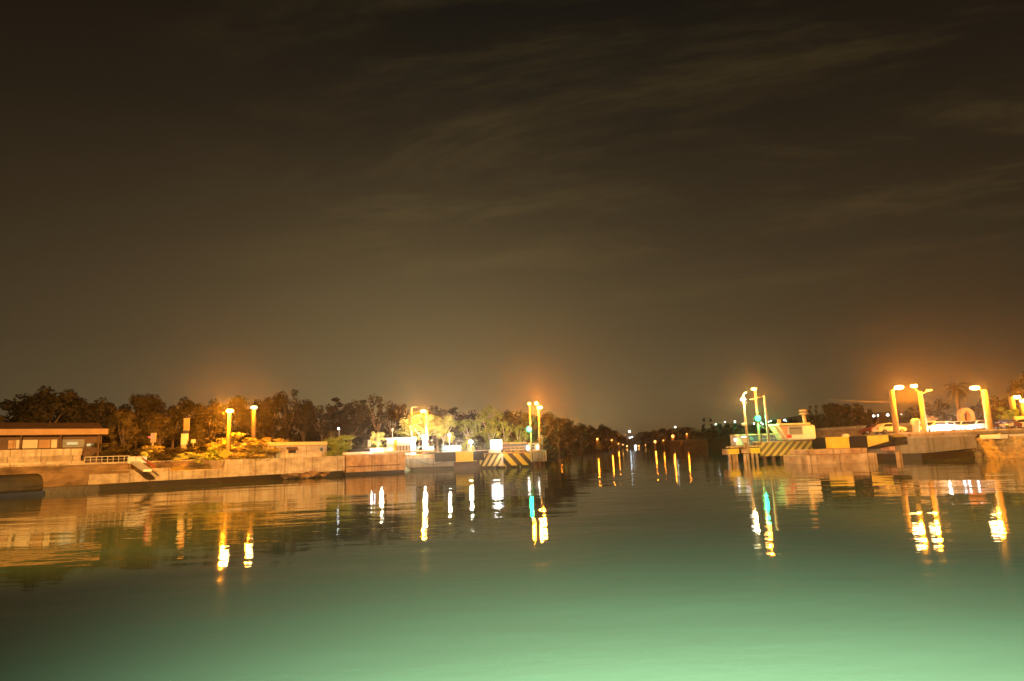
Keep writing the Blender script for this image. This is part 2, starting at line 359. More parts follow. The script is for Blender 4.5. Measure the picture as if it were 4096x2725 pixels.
mw, t, b = newmat('harbour_water'); n, l = t.nodes, t.links
b.inputs['Base Color'].default_value = (0.060, 0.112, 0.058, 1); b.inputs['Roughness'].default_value = 0.032; b.inputs['IOR'].default_value = 1.33
co = n.new('ShaderNodeTexCoord')
def wavetex(sc, stretch, det, rot=0.0):
    mp = n.new('ShaderNodeMapping'); mp.inputs['Scale'].default_value = stretch; mp.inputs['Rotation'].default_value = (0, 0, rot); l.new(co.outputs['Object'], mp.inputs[0])
    tx = n.new('ShaderNodeTexNoise'); tx.inputs['Scale'].default_value = sc; tx.inputs['Detail'].default_value = det; tx.inputs['Roughness'].default_value = 0.5
    l.new(mp.outputs[0], tx.inputs['Vector']); return tx.outputs[0]
h1 = wavetex(0.16, (0.7, 1.3, 1), 2, 0.2); h2 = wavetex(0.9, (0.8, 1.5, 1), 3, -0.3); h3 = wavetex(0.035, (1, 2.0, 1), 2, 0.1)
gust = n.new('ShaderNodeMapRange'); l.new(h3, gust.inputs[0]); gust.inputs[1].default_value = 0.35; gust.inputs[2].default_value = 0.65; gust.inputs[3].default_value = 0.35; gust.inputs[4].default_value = 1.2
hh = mth('ADD', mth('MULTIPLY', h1, 0.062, nodes=n, links=l), mth('MULTIPLY', mth('MULTIPLY', h2, gust.outputs[0], nodes=n, links=l), 0.013, nodes=n, links=l), nodes=n, links=l)
bp = n.new('ShaderNodeBump'); bp.inputs['Strength'].default_value = 1.0; bp.inputs['Distance'].default_value = 1.0
l.new(hh, bp.inputs['Height']); l.new(bp.outputs[0], b.inputs['Normal'])
wm = MB(); wm.plan([(-400, -60), (500, -60), (500, 1600), (-400, 1600)], -0.6, 0.0)
wo_ = wm.build('water', mw); tag(wo_, kind='structure')

# ------------------------------------------------------------------ quays
def offs(pts, d):                               # offset a plan polyline to its left side (inland)
    out = []
    for i, p in enumerate(pts):
        a = pts[max(0, i-1)]; c = pts[min(len(pts)-1, i+1)]; dx, dy = c[0]-a[0], c[1]-a[1]; q = math.hypot(dx, dy)
        out.append((p[0]-dy/q*d, p[1]+dx/q*d))
    return out
def subline(px0, px1, tab):
    f = lambda x: np.interp(x, [t_[0] for t_ in tab], [t_[1] for t_ in tab])
    k = [px0] + [t_[0] for t_ in tab if px0 < t_[0] < px1] + [px1]
    return [(G(x, f(x)).x, G(x, f(x)).y) for x in k]
TAB = [(-420, 2010), (-100, 1993), (170, 1976), (400, 1963), (600, 1951), (890, 1934), (1100, 1921), (1380, 1904), (1622, 1892)]
def quay(px0, px1, zb, zt, depth, mname, label, inset=0.0, foot=True, cope=None, batter=0.0):
    ln = subline(px0, px1, TAB); q = offs(ln, inset); bk = offs(ln, depth)
    r = thing('quay_wall', (q[0][0], q[0][1], 0), label, 'quay wall')
    mb = MB()
    if batter:
        q2 = offs(ln, inset+batter); nn = len(q)
        lo = [mb.bm.verts.new((*p, zb)) for p in q]; hi = [mb.bm.verts.new((*p, zt)) for p in q2]; bb = [mb.bm.verts.new((*p, zt)) for p in bk]
        for i in range(nn-1):
            mb.bm.faces.new((lo[i], lo[i+1], hi[i+1], hi[i])); mb.bm.faces.new((hi[i], hi[i+1], bb[i+1], bb[i]))
    else: mb.plan(q + bk[::-1], zb, zt)
    mb.build('wall_face', M[mname], r)
    if foot:
        f = offs(ln, inset+0.45); MB().plan(f + offs(ln, depth-0.1)[::-1], -1.2, zb-0.004).build('wet_shaded_foot', M['algae_shade'], r)
    if cope: MB().plan(offs(ln, inset+batter-0.08) + offs(ln, inset+batter+0.7)[::-1], zt+0.003, zt+cope).build('coping', M['conc'], r)
    return r
quay(-420, 520, 0.70, 3.05, 12, 'stone', 'rough brown battered stone wall below the low building at the left edge', batter=1.4, cope=0.22)
quay(350, 895, 0.78, 1.90, 7.5, 'conc', 'low pale landing platform jutting out in front of the brown wall')
quay(520, 900, 1.3, 3.05, 14, 'stone', 'brown retaining wall rising behind the low landing platform', inset=4.2, foot=False, cope=0.2)
quay(895, 1378, 0.80, 3.06, 14, 'concw', 'long whitewashed quay wall below the flat white lodge')
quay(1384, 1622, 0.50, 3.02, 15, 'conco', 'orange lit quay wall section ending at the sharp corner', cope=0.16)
# pipe under the wall edge and vertical groove post
ln = subline(1384, 1600, TAB); q = offs(ln, -0.12)
mb = MB(); mb.path([(p[0], p[1], 1.35) for p in q], 0.07); o = mb.build('mooring_pipe', M['wood']); tag(o, 'thin dark pipe running along the orange quay wall', 'pipe')
p = G(1381, 1903); o = MB().box(p.x-0.22, p.x+0.22, p.y-0.1, p.y+0.5, -0.5, 2.95).build('fender_post', M['wood']); tag(o, 'dark vertical timber fender post between white and orange quay walls', 'post')
# broken ledge of rubble at the foot of the white wall
mb = MB()
for i in range(26):
    px = random.uniform(1130, 1330); py = np.interp(px, [t_[0] for t_ in TAB], [t_[1] for t_ in TAB]); g = G(px, py+random.uniform(-1, 2.5))
    mb.ball((g.x, g.y+0.1, 0.25+random.uniform(0, 0.55)), random.uniform(0.25, 0.6), (1.4, 0.8, 0.6), 1)
for v in mb.bm.verts: v.co += noise.noise_vector(v.co*1.7)*0.22
o = mb.build('rubble', M['stone']); tag(o, 'broken rubble along the foot of the white quay wall', 'rubble', kind='stuff')
# dark covered mass at the extreme left foot of the stone wall
g = G(40, 1984)
tb = thing('covered_lump', (g.x+0.2, g.y+0.3, 0), 'dark tarpaulin covered boat against the stone wall at the left edge', 'lump')
mb = MB(); a, b_ = G(-230, 2000), G(128, 1978); 
mb.prism([(-0.9, 0.15), (0.9, 0.15), (1.25, 1.0), (0.8, 2.0), (-0.2, 2.35), (-1.1, 1.7), (-1.3, 0.9)], 'x', -5.0, 1.3)
bmesh.ops.bevel(mb.bm, geom=list(mb.bm.edges), offset=0.25, segments=2, affect='EDGES')
dd = Vector((b_.x-a.x, b_.y-a.y, 0)); an = math.atan2(dd.y, dd.x)
local(tb); tb.location = (b_.x-0.3, b_.y-0.6, 0); tb.rotation_euler = (0, 0, an)
mb.build('tarpaulin', M['tarp'], tb, smooth=True)
MB().prism([(-0.7, -0.3), (0.7, -0.3), (1.1, 0.35), (-1.1, 0.35)], 'x', -5.3, 1.5).build('lump_base', M['bluec'], tb)

# recess wall under the bridge end, left
def pbox(px0, py0, px1, py1, Y, dep, bev=0.0):
    x0, x1, y0, y1, z0, z1 = BX(px0, py0, px1, py1, Y, dep); return MB().box(x0, x1, y0, y1, z0, z1, bev=bev)
r = thing('abutment', (cr_[0]+3, 121, 0), 'grey concrete bridge abutment in the recess right of the orange quay', 'abutment')
x0, x1 = XZ(1618, 1.5, 121), XZ(1822, 1.5, 121)
MB().box(x0, x1, 121, 131, 0.55, 2.15).build('abutment_wall', M['conc2'], r)
MB().box(x0, x1-0.1, 121.6, 130.9, -1.2, 0.545).build('wet_shaded_foot', M['algae_shade'], r)
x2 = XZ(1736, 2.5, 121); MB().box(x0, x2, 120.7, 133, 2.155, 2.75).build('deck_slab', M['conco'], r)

# black and yellow lifting beam, left
r = thing('bridge_girder', (XZ(1850, 1.4, 119), 119, 1.3), 'long black and yellow banded bridge girder joining left abutment and striped fender', 'girder')
x = [XZ(v, 2.2, 119) for v in (1738, 1823, 1893, 1990)]
mb = MB(); mb.box(x[0], x[1], 119, 121.5, 1.45, 3.02, m=0); mb.box(x[1], x[2], 118.98, 121.52, 1.30, 3.1, m=1); mb.box(x[2], x[3], 119, 121.5, 1.45, 3.02, m=0)
mb.build('girder_beam', [M['black'], M['yellow']], r)
mb = MB(); mb.box(x[0]-2.5, x[3], 118.7, 121.7, 3.105, 3.2); mb.build('deck_edge', M['conco'], r)
mb = MB(); mb.box(x[1]-0.4, x[3]-0.3, 119.5, 121.4, -1, 1.29); mb.build('girder_support', M['wood'], r)
mb = MB(); pts = [Vector((x[0]-3.2+i*0.7, 118.9, 1.9-0.9*math.sin(i/9*math.pi))) for i in range(10)]; mb.path(pts, 0.035); mb.build('hanging_cable', M['black'], r)

# left striped fender with piles
fx = [XZ(1883, 1.4, 120.5), XZ(2010, 1.4, 117), XZ(2127, 1.4, 118)]
r = thing('striped_fender', (fx[1], 118, 0), 'left bridge fender wall with thin and wide yellow and black slanted stripes', 'fender')
MB().plan([(fx[0], 120.5), (fx[1], 117), (fx[1], 117.6), (fx[0], 121.1)], 0.38, 2.42).build('thin_striped_panel', M['hazA'], r)
MB().plan([(fx[1]+0.003, 117), (fx[2], 118), (fx[2], 118.6), (fx[1]+0.003, 117.6)], 0.36, 2.44).build('wide_striped_panel', M['hazB'], r)
MB().box(fx[1]-0.16, fx[1]+0.12, 116.86, 117.2, 0.3, 2.5).build('corner_post', M['cream'], r)
mb = MB(); mb.plan([(fx[0], 120.45), (fx[1], 116.95), (fx[2], 117.95), (fx[2], 128), (fx[0], 128)], 2.505, 2.62); mb.build('deck', M['conco'], r)
mb = MB()
for k in range(9):
    u = k/8; xx = fx[0]+(fx[2]-fx[0])*u; yy = 121.3 if u < 0.5 else 119.2
    mb.tube((xx, yy, -1.4), (xx, yy, 0.7), 0.32)
mb.plan([(fx[0]+.5, 121.6), (fx[1], 118.2), (fx[2]-.2, 119), (fx[2]-.2, 127), (fx[0]+.5, 127)], 0.4, 2.3)
mb.build('piles', M['wood'], r)
x0, x1 = XZ(2124, 1.6, 115.5), XZ(2187, 1.6, 115.5)
r = thing('end_block', ((x0+x1)/2, 116, 0), 'pale concrete end block with black edge lines beside the wide striped panel', 'block')
MB().box(x0+0.45, x1-0.3, 115.5, 120, 0.95, 2.85, bev=0.05).build('block_face', M['conc'], r)
MB().box(x0, x0+0.447, 115.6, 119.9, 0.9, 2.83).build('lined_edge', M['hazV'], r); MB().box(x1-0.297, x1, 115.6, 119.9, 0.97, 2.83).build('lined_edge', M['hazV'], r)
mb = MB(); 
for xx in (x0+0.7, (x0+x1)/2, x1-0.6): mb.tube((xx, 116.6, -1.4), (xx, 116.6, 0.94), 0.28)
mb.build('piles', M['wood'], r)

# floodlit white panel box on its base, brightness put in as emission
r = thing('floodlit_sign_box', (XZ(1984, 3, 116.9), 117.2, 2.4), 'blank white sign box on orange base, its floodlight put in as glow', 'sign')
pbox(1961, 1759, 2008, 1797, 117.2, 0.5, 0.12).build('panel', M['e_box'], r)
pbox(1955, 1798, 2004, 1812, 117.3, 0.8).build('base', M['conco'], r)
light(P(1984, 1778, 116.2), 900, (1, 0.95, 0.85), 0.6, r, 'added_sign_glow')  # added light in front of the board, which is no lamp itself

# trucks / blue trailer
r = thing('flatbed_trailer', P(2060, 1810, 121), 'dark blue box trailer parked right of the floodlit white sign', 'trailer')
pbox(2009, 1776, 2107, 1804, 121, 2.4, 0.05).build('trailer_box', M['bluec'], r)
pbox(2008, 1769, 2108, 1775, 120.9, 2.6).build('top_rail', M['conco'], r)
for px in (2030, 2050, 2085, 2098): q = P(px, 1806, 121.2); MB().tube((q.x, q.y-0.15, q.z), (q.x, q.y+0.2, q.z), 0.4, seg=14).build('wheel', M['tyre'], r)
mb = MB()
for px in (2109, 2113): q = P(px, 1792, 120.6); mb.box(q.x-0.1, q.x+0.1, q.y, q.y+0.1, q.z-0.35, q.z+0.35)
mb.build('tail_light', M['e_white'], r)
r = thing('control_hut', P(2132, 1806, 122), 'small grey hut with two dark windows between trailer and lamp mast', 'hut')
pbox(2112, 1774, 2154, 1806, 122, 2.2, 0.04).build('walls', M['steel'], r)
pbox(2111, 1771, 2156, 1773.8, 121.8, 2.6).build('roof', M['conco'], r)
for (a_, c_) in ((1779, 1786), (1789, 1796)): pbox(2128, a_, 2138, c_, 121.93, 0.06).build('window', M['dark'], r)
pbox(2149, 1783, 2154, 1796, 121.7, 0.1, 0.02).build('lamp', M['e_white'], r)

# ------------------------------------------------------------------ lamp posts
def lamp_post(name, px, pybase, Y, pxh, pyh, label, rad=(0.30, 0.24), ltype='orange', energy=16000, headw=0.9, group=None, lit=True, polemat='pole', zbase=None, lamprad=0.22, topy=None, cat='street lamp'):
    """pole foot at image column px, lamp head at (pxh, pyh), both at depth Y"""
    b0 = P(px, pybase, Y); zb = gz(b0.x, Y) if zbase is None else zbase
    zb = min(zb, b0.z) if zbase is None else zbase
    h = P(pxh, pyh, Y); tz = h.z+0.1 if topy is None else P(px, topy, Y).z
    r = thing(name, (b0.x, Y, zb), label, cat, group)
    MB().tube((b0.x, Y, zb), (b0.x, Y, tz), rad[0], rad[1], 12).build('pole', M[polemat], r, smooth=False)
    if abs(h.x-b0.x) > 0.35:
        MB().path([(b0.x, Y, tz-0.05), ((b0.x*0.5+h.x*0.5), Y-0.05, tz+0.12), (h.x, Y-0.1, h.z+0.22)], 0.06).build('arm', M['metal'], r)
    hd = MB(); hd.box(h.x-headw/2, h.x+headw/2, Y-0.35, Y+0.1, h.z+0.14, h.z+0.28, bev=0.05); hd.build('lamp_head', M['metal'], r)
    if lit:
        e = {'orange': 'e_orange', 'deep': 'e_deep', 'white': 'e_white'}[ltype]
        ls = MB(); ls.ball((h.x, Y-0.25, h.z), headw*0.52, (1, 0.6, 0.40), 2); ls.build('lens', M[e], r, smooth=True)
        col = {'orange': (1.0, 0.31, 0.008), 'deep': (1.0, 0.22, 0.004), 'white': (1.0, 0.74, 0.30)}[ltype]; energy *= 0.42 if ltype == 'orange' else 0.42
        light((h.x, Y-1.3, h.z-0.4), energy, col, lamprad, r)
    return r
lamp_post('street_lamp', 914, 1765, 92, 922, 1645, 'brightly lit thick concrete lamp post above the flowering bushes', energy=42000)
lamp_post('street_lamp', 1013, 1750, 104, 1018, 1631, 'thick concrete lamp post behind the left end of the flat white lodge', energy=9000, rad=(0.32, 0.28))
lamp_post('street_lamp', 1708, 1808, 122, 1694, 1646, 'tall orange lamp beside the floodlight over the grey abutment', energy=26000, rad=(0.24, 0.18), zbase=2.75)
lamp_post('street_lamp', 1647, 1822, 121.5, 1658, 1634, 'unlit bent lamp post at the corner of the white kiosk', lit=False, rad=(0.2, 0.14), headw=1.0, zbase=2.75)
lamp_post('lamp_mast', 2126, 1808, 119, 2117, 1616, 'slim mast with orange lamp above and green signal halfway, on the left fender', energy=15000, rad=(0.13, 0.09), ltype='deep', headw=0.6, zbase=2.62)
r = lamp_post('lamp_mast', 2161, 1806, 117, 2159, 1632, 'pale twin lamp mast standing on the concrete end block', energy=22000, rad=(0.2, 0.13), ltype='orange', headw=0.8, zbase=2.85)
h = P(2145, 1614, 117); MB().ball((h.x, 117, h.z), 0.28).build('lens', M['e_deep'], r); light((h.x, 116.2, h.z-0.3), 14000, (1, 0.24, 0.015), 0.2, r)
MB().path([(h.x, 117, h.z+0.2), (XZ(2158, h.z, 117), 117, h.z-0.4)], 0.05).build('arm', M['metal'], r)
# green signals
def green(px, py, Y, label):
    q = P(px, py, Y); r = thing('signal_light', q, label, 'signal light')
    MB().tube((q.x, Y+0.05, q.z), (q.x, Y+0.35, q.z), 0.52, seg=18).build('housing', M['black'], r)
    MB().tube((q.x, Y-0.02, q.z), (q.x, Y+0.048, q.z), 0.42, seg=18).build('lens', M['e_green'], r)
    light((q.x, Y-0.4, q.z), 2600, (0.0, 1.0, 0.30), 0.2, r, 'signal_glow')
green(2116, 1717, 118.6, 'green harbour signal light on the slim mast of the left fender')
# slatted ladder mark
q = BX(2160, 1743, 2168, 1778, 118, 0.3); r = thing('ladder', (q[0], 118, q[4]), 'white slatted ladder mark hanging right of the twin lamp mast', 'ladder')
mb = MB()
for k in range(6): z = q[4]+(q[5]-q[4])*k/5.5; mb.box(q[0]-0.05, q[1]+0.1, 118, 118.1, z, z+0.14)
mb.build('rungs', M['white'], r)
MB().path([(q[0]+0.05, 118.15, q[4]-1.2), (q[0]-0.1, 118.15, q[5])], 0.03).build('rail', M['metal'], r)

# floodlights and small lights on the left bank
def flood(px, py, Y, base_py, label, energy, r_=0.35, e='e_white', col=(1, 0.93, 0.72), pr=0.09, rad=0.25):
    q = P(px, py, Y); zb = max(2.75, gz(q.x, Y)); r = thing('floodlight', (q.x, Y, zb), label, 'floodlight')
    MB().tube((q.x, Y+0.3, zb), (q.x, Y+0.3, q.z+0.2), pr).build('pole', M['metal'], r)
    MB().box(q.x-r_*0.8, q.x+r_*0.8, Y, Y+0.22, q.z-r_*0.6, q.z+r_*0.6, bev=0.05).build('housing', M['black'], r)
    MB().ball((q.x, Y-0.1, q.z), r_*0.9, (1, 0.35, 0.85)).build('lens', M[e], r)
    if energy: light((q.x, Y-0.9, q.z), energy*0.3, col, rad, r)
    return r
flood(1701, 1764, 121.5, 1800, 'dazzling white floodlight beside the foot of the tall orange lamp', 40000, 0.42)
flood(1883, 1768, 124, 1800, 'dazzling white floodlight behind the yellow band of the bridge girder', 24000, 0.42)
flood(1797, 1740, 128, 1790, 'small white light on a thin mast among the lit trees', 2500, 0.28, 'e_cool')
flood(1690, 1744, 122, 1790, 'tiny bluish light left of the floodlight under the pale tree', 0, 0.16, 'e_cool')
flood(1355, 1715, 125, 1790, 'small white light against the dark woods above the round bush', 0, 0.2, 'e_cool')
# machinery by the corner lamp
q = P(1712, 1812, 121.4); r = thing('winch', (q.x, 121.4, 2.75), 'orange lit winch machinery at the foot of the tall orange lamp', 'winch')
pbox(1688, 1802, 1733, 1811, 121.3, 1.0, 0.04).build('base_frame', M['conco'], r)
mb = MB(); a = P(1722, 1798, 121.6); mb.tube((a.x-0.5, 121.6, a.z), (a.x+0.6, 121.6, a.z), 0.5, seg=16); mb.build('drum', M['conco'], r)
mb = MB(); a = P(1735, 1810, 121.2); b2 = P(1717, 1786, 121.2); mb.path([a, b2], 0.12); mb.path([P(1700, 1804, 121.2), b2], 0.1); mb.build('arm', M['yellow'], r)
# blue fence panels behind
for k, (a_, b_, lab) in enumerate(((1646, 1672, 'pale blue fence panel behind the pale trunks next to the kiosk'), (1768, 1842, 'blue picket fence panels under the small masthead light'))):
    x0, x1, y0, y1, z0, z1 = BX(a_, 1782, b_, 1806, 127, 0.1); r = thing('fence', (x0, 127, z0), lab, 'fence')
    MB().box(x0, x1, y0, y1, z0-0.5, z1).build('panel', M['bluef'], r)
    mb = MB(); n_ = int((x1-x0)/0.6)
    for i in range(n_+1): mb.tube((x0+i*(x1-x0)/max(1, n_), 127.15, z0-0.5), (x0+i*(x1-x0)/max(1, n_), 127.15, z1+0.35), 0.04, seg=5)
    mb.build('pickets', M['metal'], r)

# ------------------------------------------------------------------ left bank buildings
# low building at the left edge: long eave, shaded veranda, white parapet
class Face:                                     # a vertical facade plane: A = its foot, direction from a shoreline segment
    def __init__(f, A, ang): f.A = Vector((A[0], A[1], 0)); f.u = Vector((math.cos(ang), math.sin(ang), 0)); f.n = Vector((-f.u.y, f.u.x, 0)); f.ang = ang
    def at(f, px, py, off=0.0):                  # (s, z) of an image point on the plane set back by off
        d = ray(px, py); t = ((f.A+f.n*off-CO).dot(f.n))/d.dot(f.n); p = CO+d*t; return (p-f.A).dot(f.u), p.z
    def s(f, px, z, off=0.0):
        (s0, z0), (s1, z1) = f.at(px, 1600, off), f.at(px, 1900, off); return s0+(s1-s0)*(z-z0)/(z1-z0)
g0, g1 = G(170, 1976), G(560, 1953.5)
ang = math.atan2(g1.y-g0.y, g1.x-g0.x)
nn = Vector((-math.sin(ang), math.cos(ang), 0))
FB = Face(Vector((g0.x, g0.y, 0))+nn*3.2, ang)
r = thing('veranda_building', (FB.A.x, FB.A.y, 0), 'low waterside building with long flat eave and shaded veranda at the left edge', 'building', rz=ang)
wz = lambda py, px=300, off=0.0: FB.at(px, py, off)[1]
s_e = FB.s(432, 6.5, 0); s_l = FB.s(-260, 6.5, 0)
MB().box(s_l, s_e, 0, 9, wz(1739), wz(1715), bev=0.06).build('roof_eave', M['roofb'], r)
MB().prism([(0.6, wz(1715)+0.003), (8.8, wz(1715)+0.003), (6.5, wz(1715)+0.9), (3.5, wz(1715)+0.9)], 'x', s_l, s_e-0.4).build('roof', M['wood'], r)
O = 3.0; Z0, Z1 = wz(1790, 300, O), wz(1758, 300, O)
MB().box(s_l, FB.s(405, 5, O), O, 8.5, 3.0, wz(1739)-0.003).build('back_wall', M['wood'], r)
for (a_, b_, mt) in ((30, 60, 'conco'), (62, 148, 'cream'), (152, 198, 'roofb'), (202, 225, 'cream')):
    MB().box(FB.s(a_, 5, O), FB.s(b_, 5, O), O-0.15, O-0.02, Z0, Z1).build('shutter', M[mt], r)
MB().box(FB.s(235, 5, O), FB.s(335, 5, O), O-0.1, O-0.02, Z0, Z1).build('window', M['wing'], r)
for (a_, b_, y_) in ((265, 308, 1774), (345, 372, 1781)):
    MB().box(FB.s(a_, 5, O), FB.s(b_, 5, O), O-0.2, O-0.11, wz(y_+5, 300, O), wz(y_-5, 300, O)).build('lit_pane', M['e_yel'], r)
for px in (-60, 80, 240, 392): MB().tube((FB.s(px, 5, 0.4), 0.4, 3.2), (FB.s(px, 5, 0.4), 0.4, wz(1739)-0.003), 0.11).build('column', M['wood'], r)
OP = -0.6; zp0, zp1, zp2 = wz(1797, 200, OP), wz(1824, 200, OP), wz(1848, 200, OP); s_p = FB.s(328, 4, OP)
MB().box(s_l, s_p, OP, OP+0.3, zp1, zp0).build('parapet', M['concw'], r)
MB().box(s_l, s_p-0.1, OP+0.1, OP+0.4, zp2, zp1-0.003).build('parapet_base', M['conc'], r)
MB().box(s_l, s_p+0.2, OP-0.6, 9, 2.9, zp2-0.003).build('terrace', M['concw'], r)
pr = FB.A+FB.u*(s_p+0.3)+FB.n*OP; xw, Yb2 = pr.x, pr.y
# railing right of it
a = Vector((xw, Yb2, 3.2)); b_ = Vector((G(530, 1955).x, G(530, 1955).y, 3.2)) + nn*2.2
r = thing('railing', a, 'thin pale handrail on the quay edge right of the veranda building', 'railing')
mb = MB(); mb.path([a+Vector((0, 0, 0.75)), b_+Vector((0, 0, 0.75))], 0.035); mb.path([a+Vector((0, 0, 0.4)), b_+Vector((0, 0, 0.4))], 0.02); mb.build('handrail', M['white'], r)
for i in range(9): q = a.lerp(b_, i/8); MB().tube(q, q+Vector((0, 0, 0.75)), 0.03).build('post', M['white'], r)
# pale stubby posts + sloping gangway
for px, lab in ((532, 'left of two stubby white posts at the head of the gangway'), (566, 'right of two stubby white posts at the head of the gangway')):
    q = P(px, 1842, 76); o = MB().box(q.x-0.42, q.x+0.42, 75.6, 76.4, 3.0, P(px, 1826, 76).z, bev=0.08).build('stub_post', M['white']); tag(o, lab, 'post', 'white posts at the gangway')
r = thing('gangway', (P(560, 1870, 75).x, 75, 1.9), 'sloping pale gangway with red side rail leading down to the landing platform', 'gangway')
A_ = P(528, 1846, 76.2); B_ = P(590, 1887, 73.2)
mb = MB(); w_ = Vector((0.38, 0.14, 0)); vs_ = [A_-w_, A_+w_, B_+w_, B_-w_]
lo = [mb.bm.verts.new(v) for v in vs_]; hi = [mb.bm.verts.new(v+Vector((0, 0, 0.25))) for v in vs_]
mb.bm.faces.new(lo[::-1]); mb.bm.faces.new(hi); [mb.bm.faces.new((lo[i], lo[(i+1) % 4], hi[(i+1) % 4], hi[i])) for i in range(4)]
mb.build('ramp', M['white'], r)
MB().path([A_+w_+Vector((0.25, 0, 0.6)), B_+w_+Vector((0.3, 0, 0.5))], 0.09).build('side_rail', M['red'], r)
q = G(590, 1951); g2 = offs(subline(470, 680, TAB), 1.0)
mb = MB(); mb.plan(offs(subline(450, 690, TAB), 0.9)+offs(subline(450, 690, TAB), 3.4)[::-1], 1.905, 2.3)
o = mb.build('moored_punt', M['conc']); tag(o, 'pale flat punt lying on the landing platform below the gangway', 'punt')

# flat white lodge
g0, g1 = G(1000, 1927.5), G(1380, 1904); ang = math.atan2(g1.y-g0.y, g1.x-g0.x); n2 = Vector((-math.sin(ang), math.cos(ang), 0))
FL = Face(Vector((g0.x, g0.y, 0))+n2*4.5, ang)
r = thing('white_lodge', (FL.A.x, FL.A.y, 0), 'long flat white lodge with bright yellow lit roof behind the white quay wall', 'building', rz=ang)
s0, s1 = FL.s(940, 4), FL.s(1308, 4); zt = FL.at(1140, 1784)[1]; zr = FL.at(1140, 1769)[1]
MB().box(s0, s1, 0, 5, 2.9, zt, bev=0.08).build('walls', M['concw'], r)
MB().box(s0-0.35, s1-0.2, -0.5, 5.4, zt+0.003, zr, bev=0.12).build('roof', M['roofy'], r)
def win(px0, py0, px1, py1, nm, mt, fr=True):
    sa, zb0 = FL.at(px0, py1); sb, zb1 = FL.at(px1, py0)
    if fr:
        f = MB().box(sa-0.12, sb+0.12, -0.07, 0.05, zb0-0.1, zb1+0.1).build(nm, M['steel'], r)
        o = MB().box(sa, sb, -0.12, -0.075, zb0, zb1).build('pane', M[mt], f)
    else: MB().box(sa, sb, -0.1, 0.05, zb0, zb1).build(nm, M[mt], r)
win(1152, 1799, 1182, 1813, 'window', 'glass'); win(1280, 1791, 1290, 1805, 'window', 'bluef')
win(1096, 1792, 1104, 1833, 'door', 'bluef', False); win(1107, 1790, 1121, 1833, 'door', 'green_paint', False)
sa, za_ = FL.at(1144, 1797); sb, zb1 = FL.at(1187, 1790)
MB().prism([(-0.5, za_-0.05), (-0.003, zb1+0.05), (-0.003, zb1-0.08), (-0.5, za_-0.17)], 'x', sa, sb).build('awning', M['wood'], r)
# leaning yellow sign, small signs, totem
q = P(905, 1838, 88); r = thing('leaning_sign', (q.x, 88, 3), 'tilted yellow diamond sign on a leaning pole above the white quay wall', 'sign')
c = P(900, 1816, 88); MB().path([P(885, 1872, 87.6), c+Vector((0.25, 0.1, 0.1))], 0.05).build('pole', M['metal'], r)
mb = MB(); k = [(-0.9, -0.1), (0.0, 0.62), (0.95, 0.1), (0.05, -0.62)]
mb.prism([(c.x+u, c.z+v) for u, v in k], 'y', 87.9, 87.97); mb.build('plate', M['yellow'], r)
r = thing('totem', P(730, 1778, 98), 'tall narrow banded totem pillar rising against the dark woods', 'pillar')
for (a_, b_, y0_, y1_, mt, nmm) in ((734, 752, 1673, 1722, 'conco', 'upper_panel'), (731, 748, 1722.5, 1735, 'bluec', 'band'), (724, 747, 1735.5, 1779, 'white', 'lower_panel')):
    MB().box(*BX(a_, y0_, b_, y1_, 98, 0.5)).build(nmm, M[mt], r)
q = BX(724, 1779, 742, 1800, 98, 0.45); MB().box(q[0], q[1], q[2], q[3], 2.8, q[5]-0.003).build('base', M['conc'], r)
r = thing('lit_sign', P(610, 1772, 96), 'small pale board with red glowing strip among the left trees', 'sign')
MB().box(*BX(602, 1732, 621, 1771, 96, 0.3)).build('board', M['steel'], r)
a = BX(592, 1746, 614, 1753, 95.8, 0.1); MB().prism([(a[0], a[5]), (a[0]+0.25, a[4]), (a[1], a[4]+0.1), (a[1], a[5]+0.15), (a[0]+0.3, a[5]-0.05)], 'y', 95.7, 95.85).build('glowing_strip', M['e_red'], r)
q = P(610, 1772, 96.1); MB().tube((q.x, 96.15, 2.8), (q.x, 96.15, q.z+0.1), 0.12).build('post', M['steel'], r)
q = P(772, 1785, 97); o = MB().box(*BX(764, 1758, 782, 1772, 97, 0.1)).build('notice_board', M['cream']); o2 = MB().tube((q.x, 97.06, 2.8), (q.x, 97.06, q.z+0.5), 0.06).build('post', M['metal'], o); tag(o, 'small pale notice board right of the tall totem', 'sign')

# kiosk with louvres, bright white
Yk = 119
r = thing('white_kiosk', (P(1600, 1815, Yk).x, Yk, 2.9), 'bright white kiosk with grey louvred front left of the tall orange lamp', 'kiosk')
q = BX(1547, 1757, 1646, 1812, Yk, 5); MB().box(q[0], q[1], Yk, Yk+5, 2.8, q[5], bev=0.04).build('walls', M['white'], r)
q2 = BX(1543, 1753, 1650, 1757, Yk, 5.6); MB().box(q2[0], q2[1], Yk-0.3, Yk+5.3, q[5]+0.003, q2[5]+0.1).build('roof', M['white'], r)
q = BX(1588, 1783, 1640, 1806, Yk, 0.1); MB().box(q[0], q[1], Yk-0.04, Yk+0.05, q[4], q[5]).build('louvre_panel', M['steel'], r)
for i in range(5):
    xx = q[0]+(q[1]-q[0])*i/4; MB().box(xx-0.06, xx+0.06, Yk-0.1, Yk-0.045, q[4], q[5]).build('louvre_post', M['dark'], r)
q = BX(1576, 1760, 1588, 1806, Yk, 0.1); MB().box(q[0], q[1], Yk-0.05, Yk+0.05, q[4], q[5]).build('door', M['yellow'], r)
q = P(1566, 1757, 119); o = MB().tube((q.x, 120, q.z), (q.x, 120, P(1566, 1722, 119).z), 0.08, 0.05).build('mast', M['white']); MB().ball((q.x, 120, P(1566, 1720, 119).z), 0.2, (1, 1, 1.8)).build('cap', M['cream'], o); tag(o, 'thin white antenna mast rising above the kiosk roof', 'mast')
